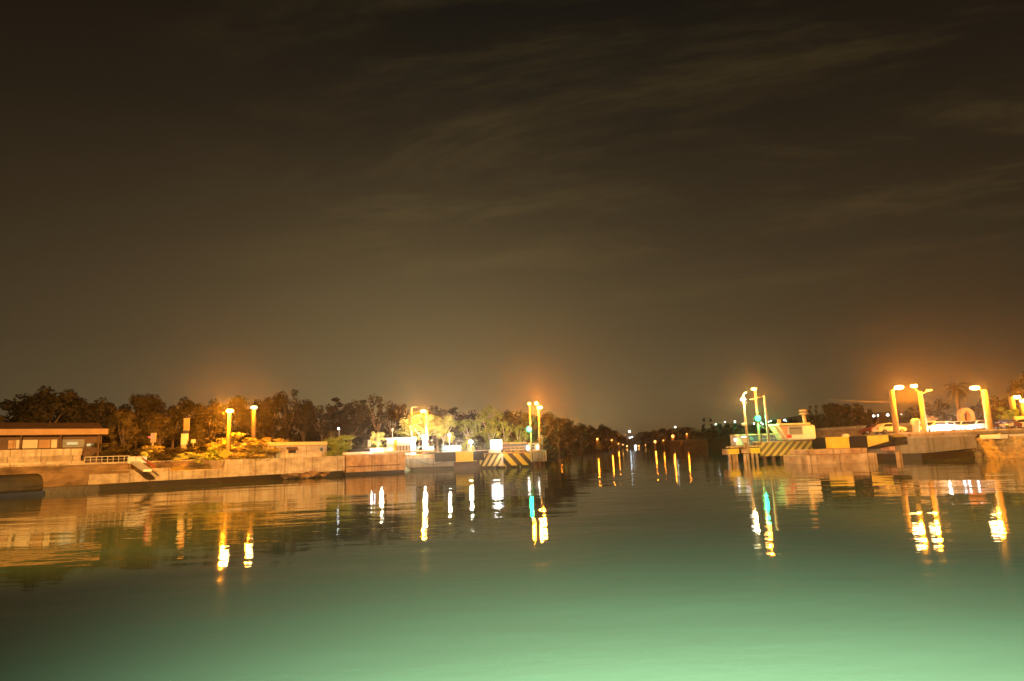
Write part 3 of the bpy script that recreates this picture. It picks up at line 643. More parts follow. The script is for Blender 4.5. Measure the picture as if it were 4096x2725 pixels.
flood(1530, 1803, 113, 1810, 'low floodlight washing the white kiosk and its trees', 16000, 0.16)
# brown canopy
r = thing('canopy', P(1500, 1810, 113), 'brown flat canopy roof in front of the lit hedge left of the kiosk', 'canopy')
q = BX(1452, 1792, 1560, 1807, 115, 1); MB().plan([(q[0], 115), (q[1]+0.6, 115), (q[1]-0.6, 117.5), (q[0]+0.3, 117.5)], q[4], q[5]).build('roof', M['roofb'], r)
for xx in (q[0]+0.3, (q[0]+q[1])/2, q[1]-0.2): MB().tube((xx, 115.3, 2.9), (xx, 115.3, q[4]-0.003), 0.07).build('post', M['wood'], r)
o = MB().box(*BX(1471, 1760, 1481, 1790, 122, 0.6)).build('white_pillar', M['white']); tag(o, 'white gate pillar at the left end of the lit hedge', 'pillar')

g0, g1 = G(1384, 1904), G(1622, 1892); dv = (Vector((g1.x-g0.x, g1.y-g0.y, 0))).normalized(); nv_ = Vector((-dv.y, dv.x, 0))
for (a_, b_, of, z_, mt, lab) in ((0.5, 14.5, 3.0, 0.38, 'cream', 'bright lit low kerb along the top of the orange quay'), (9.0, 15.5, 1.4, 0.16, 'conc', 'short lower step at the corner end of the orange quay top')):
    A0 = Vector((g0.x, g0.y, 0))+dv*a_+nv_*of; B0 = Vector((g0.x, g0.y, 0))+dv*b_+nv_*of
    o = MB().plan([A0[:2], B0[:2], (B0+nv_*0.6)[:2], (A0+nv_*0.6)[:2]], 3.19, 3.19+z_).build('quay_kerb', M[mt]); tag(o, lab, 'kerb')
# ------------------------------------------------------------------ cars
def make_car(label, loc, rz, paint, head=None, tail=None, group=None, s=1.0):
    r = thing('parked_car', loc, label, 'car', group); r.rotation_euler = (0, 0, rz); local(r); r.scale = (s, s, s)
    mb = MB(); prof = [(-2.1, 0.35), (-2.15, 0.75), (-1.95, 0.95), (-1.1, 1.0), (1.0, 0.98), (1.95, 0.82), (2.15, 0.6), (2.1, 0.3)]
    mb.prism(prof, 'y', -0.85, 0.85); bmesh.ops.bevel(mb.bm, geom=list(mb.bm.edges), offset=0.09, segments=2, affect='EDGES'); mb.build('body', M[paint], r, smooth=False)
    mb = MB(); mb.prism([(-1.75, 0.98), (-1.2, 1.40), (-0.3, 1.50), (0.35, 1.42), (1.15, 0.99)], 'y', -0.72, 0.72); bmesh.ops.bevel(mb.bm, geom=list(mb.bm.edges), offset=0.08, segments=2, affect='EDGES'); mb.build('roof', M[paint], r)
    for sy in (-1, 1):
        g = MB(); g.prism([(-1.35, 1.02), (-1.05, 1.34), (-0.3, 1.42), (0.3, 1.36), (0.85, 1.02)], 'y', sy*0.70, sy*0.735); g.build('side_window', M['glass'], r)
        for x_ in (-1.3, 1.32):
            w_ = MB().tube((x_, sy*0.68, 0.32), (x_, sy*0.90, 0.32), 0.32, seg=16).build('wheel', M['tyre'], r)
            MB().tube((x_, sy*0.88, 0.32), (x_, sy*0.915, 0.32), 0.18, seg=12).build('rim', M['metal'], w_)
        MB().ball((2.08, sy*0.6, 0.68), 0.17, (0.5, 1.1, 0.8)).build('headlight', M[head or 'wing'], r)
        MB().box(-2.17, -2.08, sy*0.6-0.16, sy*0.6+0.16, 0.68, 0.86).build('tail_light', M[tail or 'red'], r)
    MB().prism([(0.48, 1.36), (1.1, 1.0), (1.14, 1.02), (0.52, 1.40)], 'y', -0.6, 0.6).build('windscreen', M['glass'], r)
    return r
q = P(1440, 1826, 109)
make_car('dark car with white headlights behind the orange quay wall', (q.x, 110, 3.1), R(-14), 'car_dark', 'e_cool')
light(P(1487, 1818, 106.5), 500, (1, 0.95, 0.85), 0.15, name='headlight_glow')

# ------------------------------------------------------------------ trees
def leaf_cloud(clumps, per, size, flat=0.6):
    V = []; F = []
    for (c, r) in clumps:
        nn = int(per*(r[0]*r[2])**0.5/0.12)
        d = np.random.normal(size=(nn, 3)); d /= np.linalg.norm(d, axis=1)[:, None]
        rad = np.random.uniform(0.35, 1.0, nn)**0.5
        p = np.array(c) + d*rad[:, None]*np.array(r)
        for q, dq in zip(p, d):
            nq = dq+np.random.normal(size=3)*0.28+np.array([q[0], q[1], (q[2]-0.5)])*1.2; a = np.cross(nq, np.random.normal(size=3)); a /= np.linalg.norm(a); b = np.cross(nq, a); b /= np.linalg.norm(b)
            s = size*random.uniform(0.5, 1.25); i = len(V)
            V += [q-a*s-b*s*flat, q+a*s-b*s*flat*0.6, q+a*s*0.9+b*s*flat, q-a*s*0.7+b*s*flat]; F.append((i, i+1, i+2, i+3))
    return V, F
def mkmesh(name, V, F, m_):
    me = bpy.data.meshes.new(name); me.from_pydata([tuple(v) for v in V], [], F); me.materials.append(m_); return me
def trunk_mesh(name, tips, r0, base_h, m_, lean=0.0):
    mb = MB(); top = Vector((lean, 0, base_h)); mb.tube((0, 0, -0.05), top, r0, r0*0.7, 8)
    for t_ in tips:
        mid = top.lerp(Vector(t_), 0.5)+Vector((random.uniform(-.03, .03), random.uniform(-.03, .03), 0.03)); mb.tube(top, mid, r0*0.5, r0*0.33, 6); mb.tube(mid, t_, r0*0.33, r0*0.12, 5)
    me = bpy.data.meshes.new(name); mb.bm.to_mesh(me); mb.bm.free(); me.materials.append(m_); return me
def variant(kind, seed):
    random.seed(seed); np.random.seed(seed); cl = []
    if kind == 'broad':
        for i in range(24):
            a = random.uniform(0, 6.28); u = random.random()**0.5; z = random.uniform(0.30, 0.92); k = math.sqrt(max(0.05, 1-((z-0.58)/0.42)**2))
            rr = random.uniform(0.09, 0.15); cl.append(((math.cos(a)*0.30*u*k, math.sin(a)*0.30*u*k, z), (rr, rr, rr*0.8)))
        per, sz, th = 150, 0.020, 0.3
    elif kind == 'loose':
        for i in range(17):
            a = random.uniform(0, 6.28); u = random.random()**0.6; z = random.uniform(0.34, 0.94); k = 0.4+0.6*math.sin((z-0.25)*3.6)
            rr = random.uniform(0.055, 0.10); cl.append(((math.cos(a)*0.27*u*k, math.sin(a)*0.27*u*k, z), (rr*1.1, rr*1.1, rr)))
        for i in range(8):
            c = random.choice(cl)[0]; cl.append(((c[0]*1.1, c[1]*1.1, c[2]-0.11), (0.035, 0.035, 0.10)))
        per, sz, th = 120, 0.0165, 0.34
    elif kind == 'pine':
        for i in range(22):
            z = random.uniform(0.2, 0.97); k = (1.04-z)*0.34; a = random.uniform(0, 6.28); rr = 0.05+k*0.22; cl.append(((math.cos(a)*k*0.6, math.sin(a)*k*0.6, z), (rr, rr, rr*0.75)))
        per, sz, th = 130, 0.019, 0.2
    elif kind == 'bush':
        for i in range(26):
            a = random.uniform(0, 6.28); u = random.random()**0.5; z = random.uniform(0.05, 0.88); k = math.sqrt(max(0.05, 1-(z-0.35)**2/0.42))
            rr = random.uniform(0.10, 0.17); cl.append(((math.cos(a)*0.42*u*k, math.sin(a)*0.42*u*k, z), (rr, rr, rr*0.8)))
        per, sz, th = 110, 0.026, 0.1
    V, F = leaf_cloud(cl, per, sz)
    tips = [c for c, r_ in cl[:9]]
    return V, F, trunk_mesh('trunk', tips, 0.028 if kind != 'bush' else 0.02, th, M['bark']), trunk_mesh('trunk', tips, 0.022, th, M['barkp'])
VAR = {}
for kd, sd in (('broad', 1), ('broad', 2), ('broad', 3), ('loose', 4), ('loose', 5), ('loose', 6), ('pine', 7), ('pine', 8), ('bush', 9), ('bush', 10)):
    VAR.setdefault(kd, []).append(variant(kd, sd))
random.seed(11); np.random.seed(11)
MC = {}
def tree(kind, px, pytop, wpx, Y, label, mname='leafd', group=None, name=None, cat=None, pale=False, var=None, zb=None, sink=0.0):
    vs_ = VAR[kind]; vi = random.randrange(len(vs_)) if var is None else var % len(vs_); V, F, tr, trp = vs_[vi]
    key = (kind, vi, mname)
    if key not in MC: MC[key] = mkmesh('crown', V, F, M[mname])
    t_ = P(px, pytop, Y); x = t_.x; zg = gz(x, Y) if zb is None else zb
    if zg < 0: zg = 0.3
    zg = max(zg, 2.6) if Y < 130 and zb is None else zg; h = (t_.z-zg+sink)/0.99; w_ = wpx/FPX*Y/(0.84 if kind == 'bush' else (0.46 if kind == 'pine' else 0.74))
    nm = name or {'bush': 'bush', 'pine': 'pine_tree'}.get(kind, 'tree')
    r = bpy.data.objects.new(nm, None); C.objects.link(r); r.location = (x, Y, zg-sink); r.scale = (w_, w_, h); r.rotation_euler = (0, 0, random.uniform(0, 6.28))
    tag(r, label, cat or {'bush': 'bush'}.get(kind, 'tree'), group)
    for nm2, me_ in (('crown', MC[key]), ('trunk', trp if pale else tr)):
        if kind == 'bush' and nm2 == 'trunk': continue
        o = bpy.data.objects.new(nm2, me_); C.objects.link(o); o.parent = r
    return r
# dark wood behind the left bank: (px, top py, width px, depth, kind)
D = 1.738
WOOD = [(-30, 945, 130, 100, 'broad'), (55, 905, 125, 112, 'broad'), (115, 890, 120, 108, 'broad'), (168, 900, 115, 114, 'broad'), (222, 917, 100, 112, 'broad'), (268, 925, 90, 122, 'broad'),
        (318, 905, 95, 118, 'broad'), (355, 912, 85, 126, 'broad'), (402, 926, 80, 120, 'loose'), (440, 914, 85, 128, 'broad'), (488, 921, 85, 124, 'broad'), (545, 911, 95, 130, 'broad'),
        (592, 920, 80, 126, 'broad'), (632, 908, 85, 134, 'broad'), (664, 896, 90, 128, 'loose'), (700, 918, 85, 132, 'broad'), (742, 924, 80, 130, 'loose'), (775, 915, 75, 136, 'pine'),
        (808, 922, 85, 130, 'broad'), (838, 920, 70, 140, 'pine'), (868, 910, 95, 132, 'loose'), (905, 932, 90, 138, 'broad'), (925, 928, 60, 146, 'loose'), (1005, 934, 95, 142, 'broad'), (1045, 938, 75, 150, 'pine'), (1080, 945, 80, 146, 'broad'),
        (1155, 945, 95, 156, 'broad'), (1200, 944, 95, 150, 'broad'), (1245, 950, 95, 156, 'broad'), (1283, 960, 80, 168, 'broad')]
def nearname(px):
    T = [(120, 'above the left part of the veranda roof'), (300, 'above the right end of the veranda roof'), (470, 'behind the tall totem pillar'), (610, 'behind the two left lamp posts'), (760, 'behind the flat white lodge'),
         (900, 'behind the canopy and lit hedge'), (1100, 'behind the floodlit trees'), (1400, 'right of the green signal on the left bank')]
    for a_, b_ in T:
        if px < a_: return b_
    return T[-1][1]
bk = {}
for i, t_ in enumerate(WOOD): bk.setdefault(nearname(t_[0]), []).append(i)
ordn = ['leftmost', 'second from left', 'third from left', 'fourth from left', 'fifth from left', 'sixth from left']
for plc, ids in bk.items():
    for k, i in enumerate(ids):
        px, py, wd, Y, kd = WOOD[i]
        lab = f"dark tree {plc}, {('rightmost' if k == len(ids)-1 and k > 0 else ordn[k])} of {len(ids)}"
        tree(kd, px*D, py*D, wd*D*1.05, Y, lab, 'leafd', 'dark wood behind the left bank')
# undergrowth filling the foot of the wood
def thicket(name, spots, n_, size, m_, label, cat='undergrowth'):
    V = []; F = []; cl = []
    for (x, y, z, rx, ry, rz) in spots:
        for _ in range(n_): cl.append(((x+random.uniform(-rx, rx)*0.7, y+random.uniform(-ry, ry)*0.7, z+random.uniform(0, rz)*0.75), (rx*0.4, ry*0.4, rz*0.4)))
    for (c, r_) in cl:
        k = int(28); d = np.random.normal(size=(k, 3)); d /= np.linalg.norm(d, axis=1)[:, None]
        for q, dq in zip(np.array(c)+d*np.random.uniform(0.5, 1, (k, 1))*np.array(r_), d):
            a = np.cross(dq+np.random.normal(size=3)*0.3, np.random.normal(size=3)); a /= np.linalg.norm(a); b = np.cross(dq, a); b /= np.linalg.norm(b); s = size*random.uniform(0.5, 1.3); i = len(V)
            V += [q-a*s-b*s*.6, q+a*s-b*s*.4, q+a*s+b*s*.6, q-a*s*.6+b*s*.6]; F.append((i, i+1, i+2, i+3))
    me = mkmesh(name, V, F, M[m_]); o = bpy.data.objects.new(name, me); C.objects.link(o); tag(o, label, cat, kind='stuff'); return o
sp_ = []
for px in np.arange(-150, 2250, 38):
    Y = 118+px*0.014+random.uniform(-3, 3) + (24 if px > 1600 else 0); q = P(px, 1780, Y); zz = gz(q.x, Y)
    sp_.append((q.x, Y+6, zz-0.3, 3.2, 2.5, 5.5)); sp_.append((q.x+1, Y+14, zz, 3.4, 2.5, 8.5))
thicket('undergrowth', sp_, 11, 0.34, 'leafd', 'dark undergrowth under the wood behind the left bank')
# lit trees and bushes, left bank
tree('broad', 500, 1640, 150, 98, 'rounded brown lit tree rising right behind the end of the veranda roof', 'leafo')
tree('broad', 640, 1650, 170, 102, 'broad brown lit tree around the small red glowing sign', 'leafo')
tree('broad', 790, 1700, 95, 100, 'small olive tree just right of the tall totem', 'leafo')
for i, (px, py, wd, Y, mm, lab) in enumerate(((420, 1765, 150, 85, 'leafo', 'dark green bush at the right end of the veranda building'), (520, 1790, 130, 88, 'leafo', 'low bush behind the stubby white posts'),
        (600, 1778, 150, 92, 'flower_lit', 'pale bush below the small red glowing sign'), (690, 1788, 150, 90, 'leafo', 'low brown bush at the foot of the tall totem'), (790, 1772, 150, 94, 'leafo', 'rounded bush below the notice board'),
        (860, 1790, 80, 92.5, 'leafg', 'dark green bush behind the tilted yellow sign'), (890, 1758, 130, 95, 'flower_lit', 'bright bush at the foot of the brightly lit lamp post'), (985, 1728, 230, 94.5, 'flower_lit', 'large glowing bush between the two left lamp posts'),
        (1075, 1744, 160, 102, 'flower_lit', 'glowing bush overlapping the left end of the lodge roof'), (960, 1795, 90, 96, 'flower_lit', 'small pale shrub against the left wall of the white lodge'), (1362, 1733, 130, 107, 'leafg', 'round clipped bush at the right end of the white lodge'),
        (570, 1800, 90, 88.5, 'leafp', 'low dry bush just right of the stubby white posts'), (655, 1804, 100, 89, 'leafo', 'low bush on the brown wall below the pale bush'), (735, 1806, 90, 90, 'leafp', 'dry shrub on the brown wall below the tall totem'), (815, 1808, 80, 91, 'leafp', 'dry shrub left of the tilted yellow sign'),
        (1010, 1790, 90, 97, 'flower_lit', 'low flowering shrub before the lodge wall right of the lit lamp post'),
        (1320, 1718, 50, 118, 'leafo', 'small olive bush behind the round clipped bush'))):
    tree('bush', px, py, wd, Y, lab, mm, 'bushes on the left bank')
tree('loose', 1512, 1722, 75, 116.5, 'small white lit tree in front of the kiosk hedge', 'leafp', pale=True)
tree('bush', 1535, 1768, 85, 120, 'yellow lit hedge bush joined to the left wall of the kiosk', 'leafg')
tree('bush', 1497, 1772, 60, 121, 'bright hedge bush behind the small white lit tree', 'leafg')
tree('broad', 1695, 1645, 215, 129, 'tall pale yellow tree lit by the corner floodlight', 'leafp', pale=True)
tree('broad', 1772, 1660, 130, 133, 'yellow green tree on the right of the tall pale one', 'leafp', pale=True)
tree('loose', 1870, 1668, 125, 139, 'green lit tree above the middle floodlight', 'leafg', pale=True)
tree('loose', 1960, 1622, 170, 140, 'tallest green lit tree behind the floodlit white sign', 'leafg', pale=True)
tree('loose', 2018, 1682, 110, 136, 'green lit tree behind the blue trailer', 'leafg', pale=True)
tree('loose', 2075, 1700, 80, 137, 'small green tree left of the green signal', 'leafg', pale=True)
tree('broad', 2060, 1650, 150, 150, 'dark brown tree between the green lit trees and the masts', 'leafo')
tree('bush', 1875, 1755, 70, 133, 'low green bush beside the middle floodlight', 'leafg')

# canal banks beyond the bridge
FARL = [(2265, 1672, 110, 200), (2320, 1690, 100, 260), (2370, 1700, 85, 330), (2405, 1695, 55, 360), (2428, 1705, 60, 400), (2455, 1722, 60, 520), (2480, 1738, 50, 700)]
for k, (px, py, wd, Y) in enumerate(FARL):
    tree('broad', px, py, wd, Y, f"dark tree on the left canal bank beyond the bridge, {['nearest', 'second nearest', 'third nearest', 'fourth nearest', 'fifth nearest', 'second farthest', 'farthest'][k]} of seven", 'leafd', 'trees along the left canal bank')
FARR = [(2575, 1748, 40, 800), (2610, 1722, 80, 620), (2665, 1712, 90, 520), (2730, 1708, 110, 480), (2815, 1672, 34, 450), (2842, 1674, 30, 455), (2875, 1695, 60, 470), (2930, 1690, 80, 460), (3010, 1700, 100, 440), (3090, 1680, 90, 400), (3160, 1672, 90, 380)]
nm_ = ['farthest', 'second', 'third', 'fourth', 'fifth', 'sixth', 'seventh', 'eighth', 'ninth', 'tenth', 'rightmost']
for k, (px, py, wd, Y) in enumerate(FARR):
    tree('pine' if k in (4, 5) else 'broad', px, py, wd, Y, f"dark tree on the far right bank beyond the bridge, {nm_[k]} from the canal end", 'leafd', 'trees along the far right bank')
sp_ = []
for k in range(34):
    u = k/33; Y = 170*(1-u)+900*u; xw_ = np.interp(Y, [150, 200, 290, 480, 1500], [-3, 2, 14, 55, 250])
    sp_.append((xw_-8, Y, 1.5, 6, 6+u*8, 6)); sp_.append((xw_-18, Y+5, 2.5, 8, 8+u*8, 9))
for k in range(30):
    u = k/29; Y = 1000*(1-u)+430*u; xw_ = np.interp(Y, [400, 560, 1500], [97, 122, 275]); sp_.append((xw_+9, Y, 2, 6, 8, 6))
for k in range(46):
    xx = 112+k*3.4; Y = 425+random.uniform(0, 40); sp_.append((xx, Y+25, 7.5, 8, 6, 4.5))
thicket('bank_scrub', sp_, 9, 0.8, 'leafd', 'dark scrub covering the canal banks beyond the bridge')
# orange lit shrubs and far canal lamps
def far_lamp(px, py, Y, label, deep=True, energy=0, rr=0.5, e=None, hgt=None):
    q = P(px, py, Y); zb = min(max(0.3, gz(q.x, Y)), q.z-1.5); r = thing('canal_lamp', (q.x, Y, zb), label, 'lamp', 'lamps along the canal')
    MB().tube((q.x, Y, zb), (q.x, Y, q.z), 0.12+rr*0.15, seg=6).build('pole', M['pole'], r)
    MB().ball((q.x, Y-0.2, q.z), rr*1.0).build('lens', M[e or 'e_far'], r)
    if energy: light((q.x, Y-1.0-rr, q.z-0.6), energy*0.045, (1, 0.24, 0.01), 0.35, r)
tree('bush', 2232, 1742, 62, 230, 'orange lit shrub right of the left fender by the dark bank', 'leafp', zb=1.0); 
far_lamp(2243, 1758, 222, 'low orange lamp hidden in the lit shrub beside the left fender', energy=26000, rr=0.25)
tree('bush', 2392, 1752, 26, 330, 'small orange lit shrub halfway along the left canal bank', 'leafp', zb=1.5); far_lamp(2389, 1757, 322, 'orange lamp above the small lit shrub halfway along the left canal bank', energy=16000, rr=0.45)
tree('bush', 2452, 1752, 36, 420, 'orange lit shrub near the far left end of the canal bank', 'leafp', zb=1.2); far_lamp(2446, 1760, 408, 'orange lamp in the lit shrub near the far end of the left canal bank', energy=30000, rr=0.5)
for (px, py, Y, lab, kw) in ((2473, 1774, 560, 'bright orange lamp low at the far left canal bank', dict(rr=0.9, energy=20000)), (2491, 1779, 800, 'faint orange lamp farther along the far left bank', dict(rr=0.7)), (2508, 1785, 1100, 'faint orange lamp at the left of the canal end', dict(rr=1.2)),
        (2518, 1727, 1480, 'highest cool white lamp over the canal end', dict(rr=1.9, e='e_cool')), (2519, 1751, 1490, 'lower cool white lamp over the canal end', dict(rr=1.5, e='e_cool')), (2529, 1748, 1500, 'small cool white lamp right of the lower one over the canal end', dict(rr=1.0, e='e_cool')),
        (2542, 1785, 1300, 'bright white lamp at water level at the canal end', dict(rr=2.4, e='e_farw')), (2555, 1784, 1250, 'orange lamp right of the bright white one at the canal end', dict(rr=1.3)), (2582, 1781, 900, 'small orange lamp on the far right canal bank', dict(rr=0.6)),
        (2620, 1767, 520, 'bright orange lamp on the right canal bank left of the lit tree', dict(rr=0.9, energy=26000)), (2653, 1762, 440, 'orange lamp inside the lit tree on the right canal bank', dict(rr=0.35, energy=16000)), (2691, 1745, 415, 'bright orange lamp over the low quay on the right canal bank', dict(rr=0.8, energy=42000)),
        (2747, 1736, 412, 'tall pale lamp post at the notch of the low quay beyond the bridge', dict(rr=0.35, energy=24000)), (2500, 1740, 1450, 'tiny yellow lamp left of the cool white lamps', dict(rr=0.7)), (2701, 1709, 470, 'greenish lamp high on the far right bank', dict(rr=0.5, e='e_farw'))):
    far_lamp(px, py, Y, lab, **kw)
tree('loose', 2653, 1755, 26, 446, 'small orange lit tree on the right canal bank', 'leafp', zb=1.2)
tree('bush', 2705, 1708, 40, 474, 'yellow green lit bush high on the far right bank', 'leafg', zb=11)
for (a_, b_, y0_, y1_, lab) in ((2678, 2722, 1766, 1797, 'left block of the low orange lit quay beyond the bridge'), (2735, 2830, 1762, 1797, 'right long part of the low orange lit quay beyond the bridge')):
    q = BX(a_, y0_, b_, y1_, 402, 10); r = thing('far_quay', (q[0], 402, 0), lab, 'quay'); MB().box(q[0], q[1], 402, 414, -1, q[5]).build('wall', M['conco'], r); MB().box(q[0]-0.4, q[1]+0.3, 401, 415, q[5]+0.003, q[5]+0.5).build('coping', M['conc'], r)
q = P(2520, 1760, 1420)
r = thing('far_bridge', (q.x, 1420, 0), 'dark slim bridge crossing the canal at its far end', 'bridge')
a = BX(2380, 1741, 2640, 1745, 1420, 6); MB().box(a[0], a[1], 1420, 1428, a[4], a[5]).build('deck', M['steel'], r)
mb = MB()
for px in (2450, 2590): xx = P(px, 1760, 1420).x; mb.box(xx-3, xx+3, 1421, 1427, -1, a[4]-0.01)
mb.build('piers', M['steel'], r)
# village lights on the far right hill
hl = [(2900, 1689), (2940, 1687), (3016, 1695), (3044, 1691), (3051, 1698), (3074, 1688), (3083, 1684), (3082, 1698), (3106, 1696), (2863, 1698), (3495, 1665), (3512, 1662), (3551, 1660), (3606, 1658), (3464, 1680), (3424, 1694), (3138, 1681), (3148, 1688)]
NTH = 'first second third fourth fifth sixth seventh eighth ninth tenth eleventh twelfth thirteenth fourteenth fifteenth sixteenth seventeenth eighteenth'.split(); order = sorted(range(len(hl)), key=lambda j: hl[j][0])
for i, (px, py) in enumerate(hl):
    Y = 520 if px < 3200 else 330; q = P(px, py, Y); big = px in (3551, 3495, 3138, 3148)
    r = thing('hill_lamp', (q.x, Y, q.z-3), f"tiny hillside light, {NTH[order.index(i)]} from the left among the village lights", 'lamp', 'village lights on the right hillside')
    MB().tube((q.x, Y, gz(q.x, Y)-1), (q.x, Y, q.z), 0.12, seg=5).build('pole', M['pole'], r); MB().ball((q.x, Y, q.z), 0.62*(Y/520)*(1.4 if big else 0.75)).build('lens', M['e_cool' if i % 3 else 'e_farw'], r)

# ------------------------------------------------------------------ RIGHT BANK
Yr = 100
# striped fender wall right
q = BX(3045, 1768, 3250, 1822, Yr, 1)
r = thing('striped_fender', ((q[0]+q[1])/2, Yr, 0), 'right bridge fender wall with worn slanted yellow stripes under the white cabin', 'fender')
MB().box(q[0], q[1], Yr, Yr+0.7, q[4], q[5]).build('striped_panel', M['hazC'], r)
MB().box(q[0]-0.1, q[1]+0.1, Yr+0.2, Yr+9, q[5]+0.003, q[5]+0.14).build('deck', M['conco'], r)
mb = MB(); mb.box(q[0]+0.3, q[1]-0.3, Yr+1.2, Yr+8, 0.7, q[5])
for k in range(6): xx = q[0]+0.6+(q[1]-q[0]-1.2)*k/5; mb.tube((xx, Yr+0.6, -1.4), (xx, Yr+0.6, q[4]+0.1), 0.3)
mb.build('piles', M['wood'], r)
# fender arm to the left: two yellow/black blocks on piles
q = BX(2905, 1794, 3046, 1816, Yr+0.5, 1)
r = thing('fender_boom', (q[0], Yr+0.5, 0), 'low yellow and black fender arm on piles at the left end of the right bank', 'fender')
xx = [XZ(v, 1.5, Yr+0.5) for v in (2905, 2914, 2957, 2962, 3003, 3045)]
mb = MB(); mb.box(xx[0], xx[1], Yr+0.6, Yr+2.4, 1.25, q[5], m=2); mb.box(xx[1], xx[2], Yr+0.5, Yr+2.5, q[4], q[5], m=0); mb.box(xx[2], xx[3]+0.2, Yr+0.9, Yr+2.3, q[4], q[5]-0.1, m=1)
mb.box(xx[3]+0.2, xx[4], Yr+0.6, Yr+2.4, q[4]+0.1, q[5]-0.05, m=2); mb.box(xx[4], xx[5], Yr+0.5, Yr+2.5, q[4], q[5], m=0); mb.build('beam', [M['yellow'], M['black'], M['conco']], r)
mb = MB(); a = BX(2920, 1783, 3040, 1793, Yr+1, 1); mb.box(a[0], a[1], Yr+1, Yr+3, q[5]+0.003, a[5]-0.25, m=0); mb.box(a[0], a[1], Yr+0.9, Yr+3.1, a[5]-0.247, a[5]-0.05, m=1); mb.build('walkway', [M['black'], M['conco']], r)
mb = MB()
for px in (2922, 2936, 2948, 2982, 2995, 3012, 3030): x_ = XZ(px, 0.5, Yr+1); mb.tube((x_, Yr+1.2, -1.4), (x_, Yr+1.2, q[4]), 0.22)
mb.build('piles', M['conco'], r)
# white topped bollard lamp
a = P(2982, 1790, 99.8); r = thing('bollard_beacon', (a.x, 99.8, 1.6), 'white topped cylindrical beacon at the foot of the left mast on the right fender', 'beacon')
z0, z1, z2, z3 = P(2982, 1792, 99.8).z, P(2982, 1771, 99.8).z, P(2982, 1750, 99.8).z, P(2982, 1746, 99.8).z
MB().tube((a.x, 99.8, z0), (a.x, 99.8, z1), 0.22, seg=14).build('stem', M['conco'], r); MB().tube((a.x, 99.8, z1+0.003), (a.x, 99.8, z2), 0.46, seg=18).build('drum', M['cream'], r); MB().tube((a.x, 99.8, z2+0.003), (a.x, 99.8, z3), 0.48, seg=18).build('cap', M['e_box'], r)
# masts
r = lamp_post('lamp_mast', 2988, 1752, 99.5, 2970, 1600, 'whitish floodlight mast with curved top at the left end of the right fender', energy=7000, rad=(0.19, 0.15), ltype='white', headw=0.8, zbase=1.9, polemat='conco')
MB().path([P(2974, 1597, 99.5), P(2972, 1583, 99.5), P(2977, 1573, 99.5), P(2985, 1570, 99.5)], 0.16).build('curved_top', M['cream'], r)
a = P(2976, 1698, 99.2); MB().ball((a.x, 99.1, a.z), 0.33, (1.1, 1, 0.75)).build('loudspeaker', M['cream'], r)
r = lamp_post('lamp_mast', 3036, 1738, 102, 3013, 1558, 'orange lamp mast carrying the green signal over the blue containers', energy=13000, rad=(0.21, 0.17), ltype='deep', headw=0.8, zbase=3.1)
green(3032, 1674, 101.5, 'green harbour signal light on the mast of the right fender')
a = P(3075, 1770, 100.6); r = thing('gantry_post', (a.x, 100.6, 2.9), 'unlit tall plain post with thin top arm right of the green signal', 'post')
zt = P(3062, 1583, 100.6).z; MB().tube((a.x, 100.6, 2.9), (a.x, 100.6, zt), 0.2, 0.17, 12).build('pole', M['conc2'], r)
MB().path([(a.x, 100.6, zt-0.1), (a.x-2.0, 100.8, zt-0.45)], 0.05).build('arm', M['pole'], r)
pts = [P(3037, 1700, 101).lerp(P(3108, 1705, 100.5), i/8)-Vector((0, 0, 0.6*math.sin(i/8*math.pi))) for i in range(9)]
o = MB().path(pts, 0.035).build('cable', M['cream']); tag(o, 'slack pale cable from the orange lamp mast to the white cabin', 'cable')
def deck_rail(name, A, B, n_, lab, h=0.95, m_='conco'):
    A, B = Vector(A), Vector(B); r = thing(name, A, lab, 'railing')
    for k in (h, h*0.5): MB().tube(A+Vector((0, 0, k)), B+Vector((0, 0, k)), 0.03, seg=6).build('rail', M[m_], r)
    for i in range(n_): q_ = A.lerp(B, i/(n_-1)); MB().tube(q_, q_+Vector((0, 0, h)), 0.03, seg=6).build('post', M[m_], r)
zdk = P(3147, 1768, Yr).z+0.14
deck_rail('railing', (XZ(3002, 3, 100.4), 100.9, zdk-0.9), (XZ(3044, 3, 100.4), 100.9, zdk-0.9), 4, 'low orange lit railing on the walkway of the right fender boom')
deck_rail('railing', (XZ(3052, 3, 100.4), 100.5, zdk), (XZ(3144, 3, 100.4), 100.5, zdk), 7, 'pipe railing along the deck edge left of the white cabin')
deck_rail('railing', (XZ(2012, 3, 118.3), 118.4, 2.62), (XZ(2108, 3, 118.3), 118.9, 2.62), 7, 'pipe railing on the left fender in front of the blue trailer')
# blue containers
r = thing('container', P(2965, 1775, 103), 'grey end container with small white lamp behind the beacon', 'container')
MB().box(*BX(2942, 1742, 2990, 1782, 103, 2.4)).build('shell', M['steel'], r); MB().box(*BX(2940, 1738, 2991, 1742, 102.8, 2.6)).build('roof_edge', M['conco'], r)
pbox(2938, 1754, 2946, 1766, 102.6, 0.3, 0.05).build('lamp', M['e_box'], r)
r = thing('blue_container', P(3050, 1772, 102.9), 'long dark blue container with orange top rail between masts and cabin', 'container')
MB().box(*BX(2992, 1740, 3118, 1774, 102.9, 2.4)).build('shell', M['bluec'], r); MB().box(*BX(2991, 1735, 3112, 1739.5, 102.7, 2.8)).build('top_rail', M['conco'], r)
for (a_, b_) in ((2998, 3012), (3024, 3034)): MB().box(*BX(a_, 1747, b_, 1762, 102.8, 0.09)).build('window', M['bluef'], r)
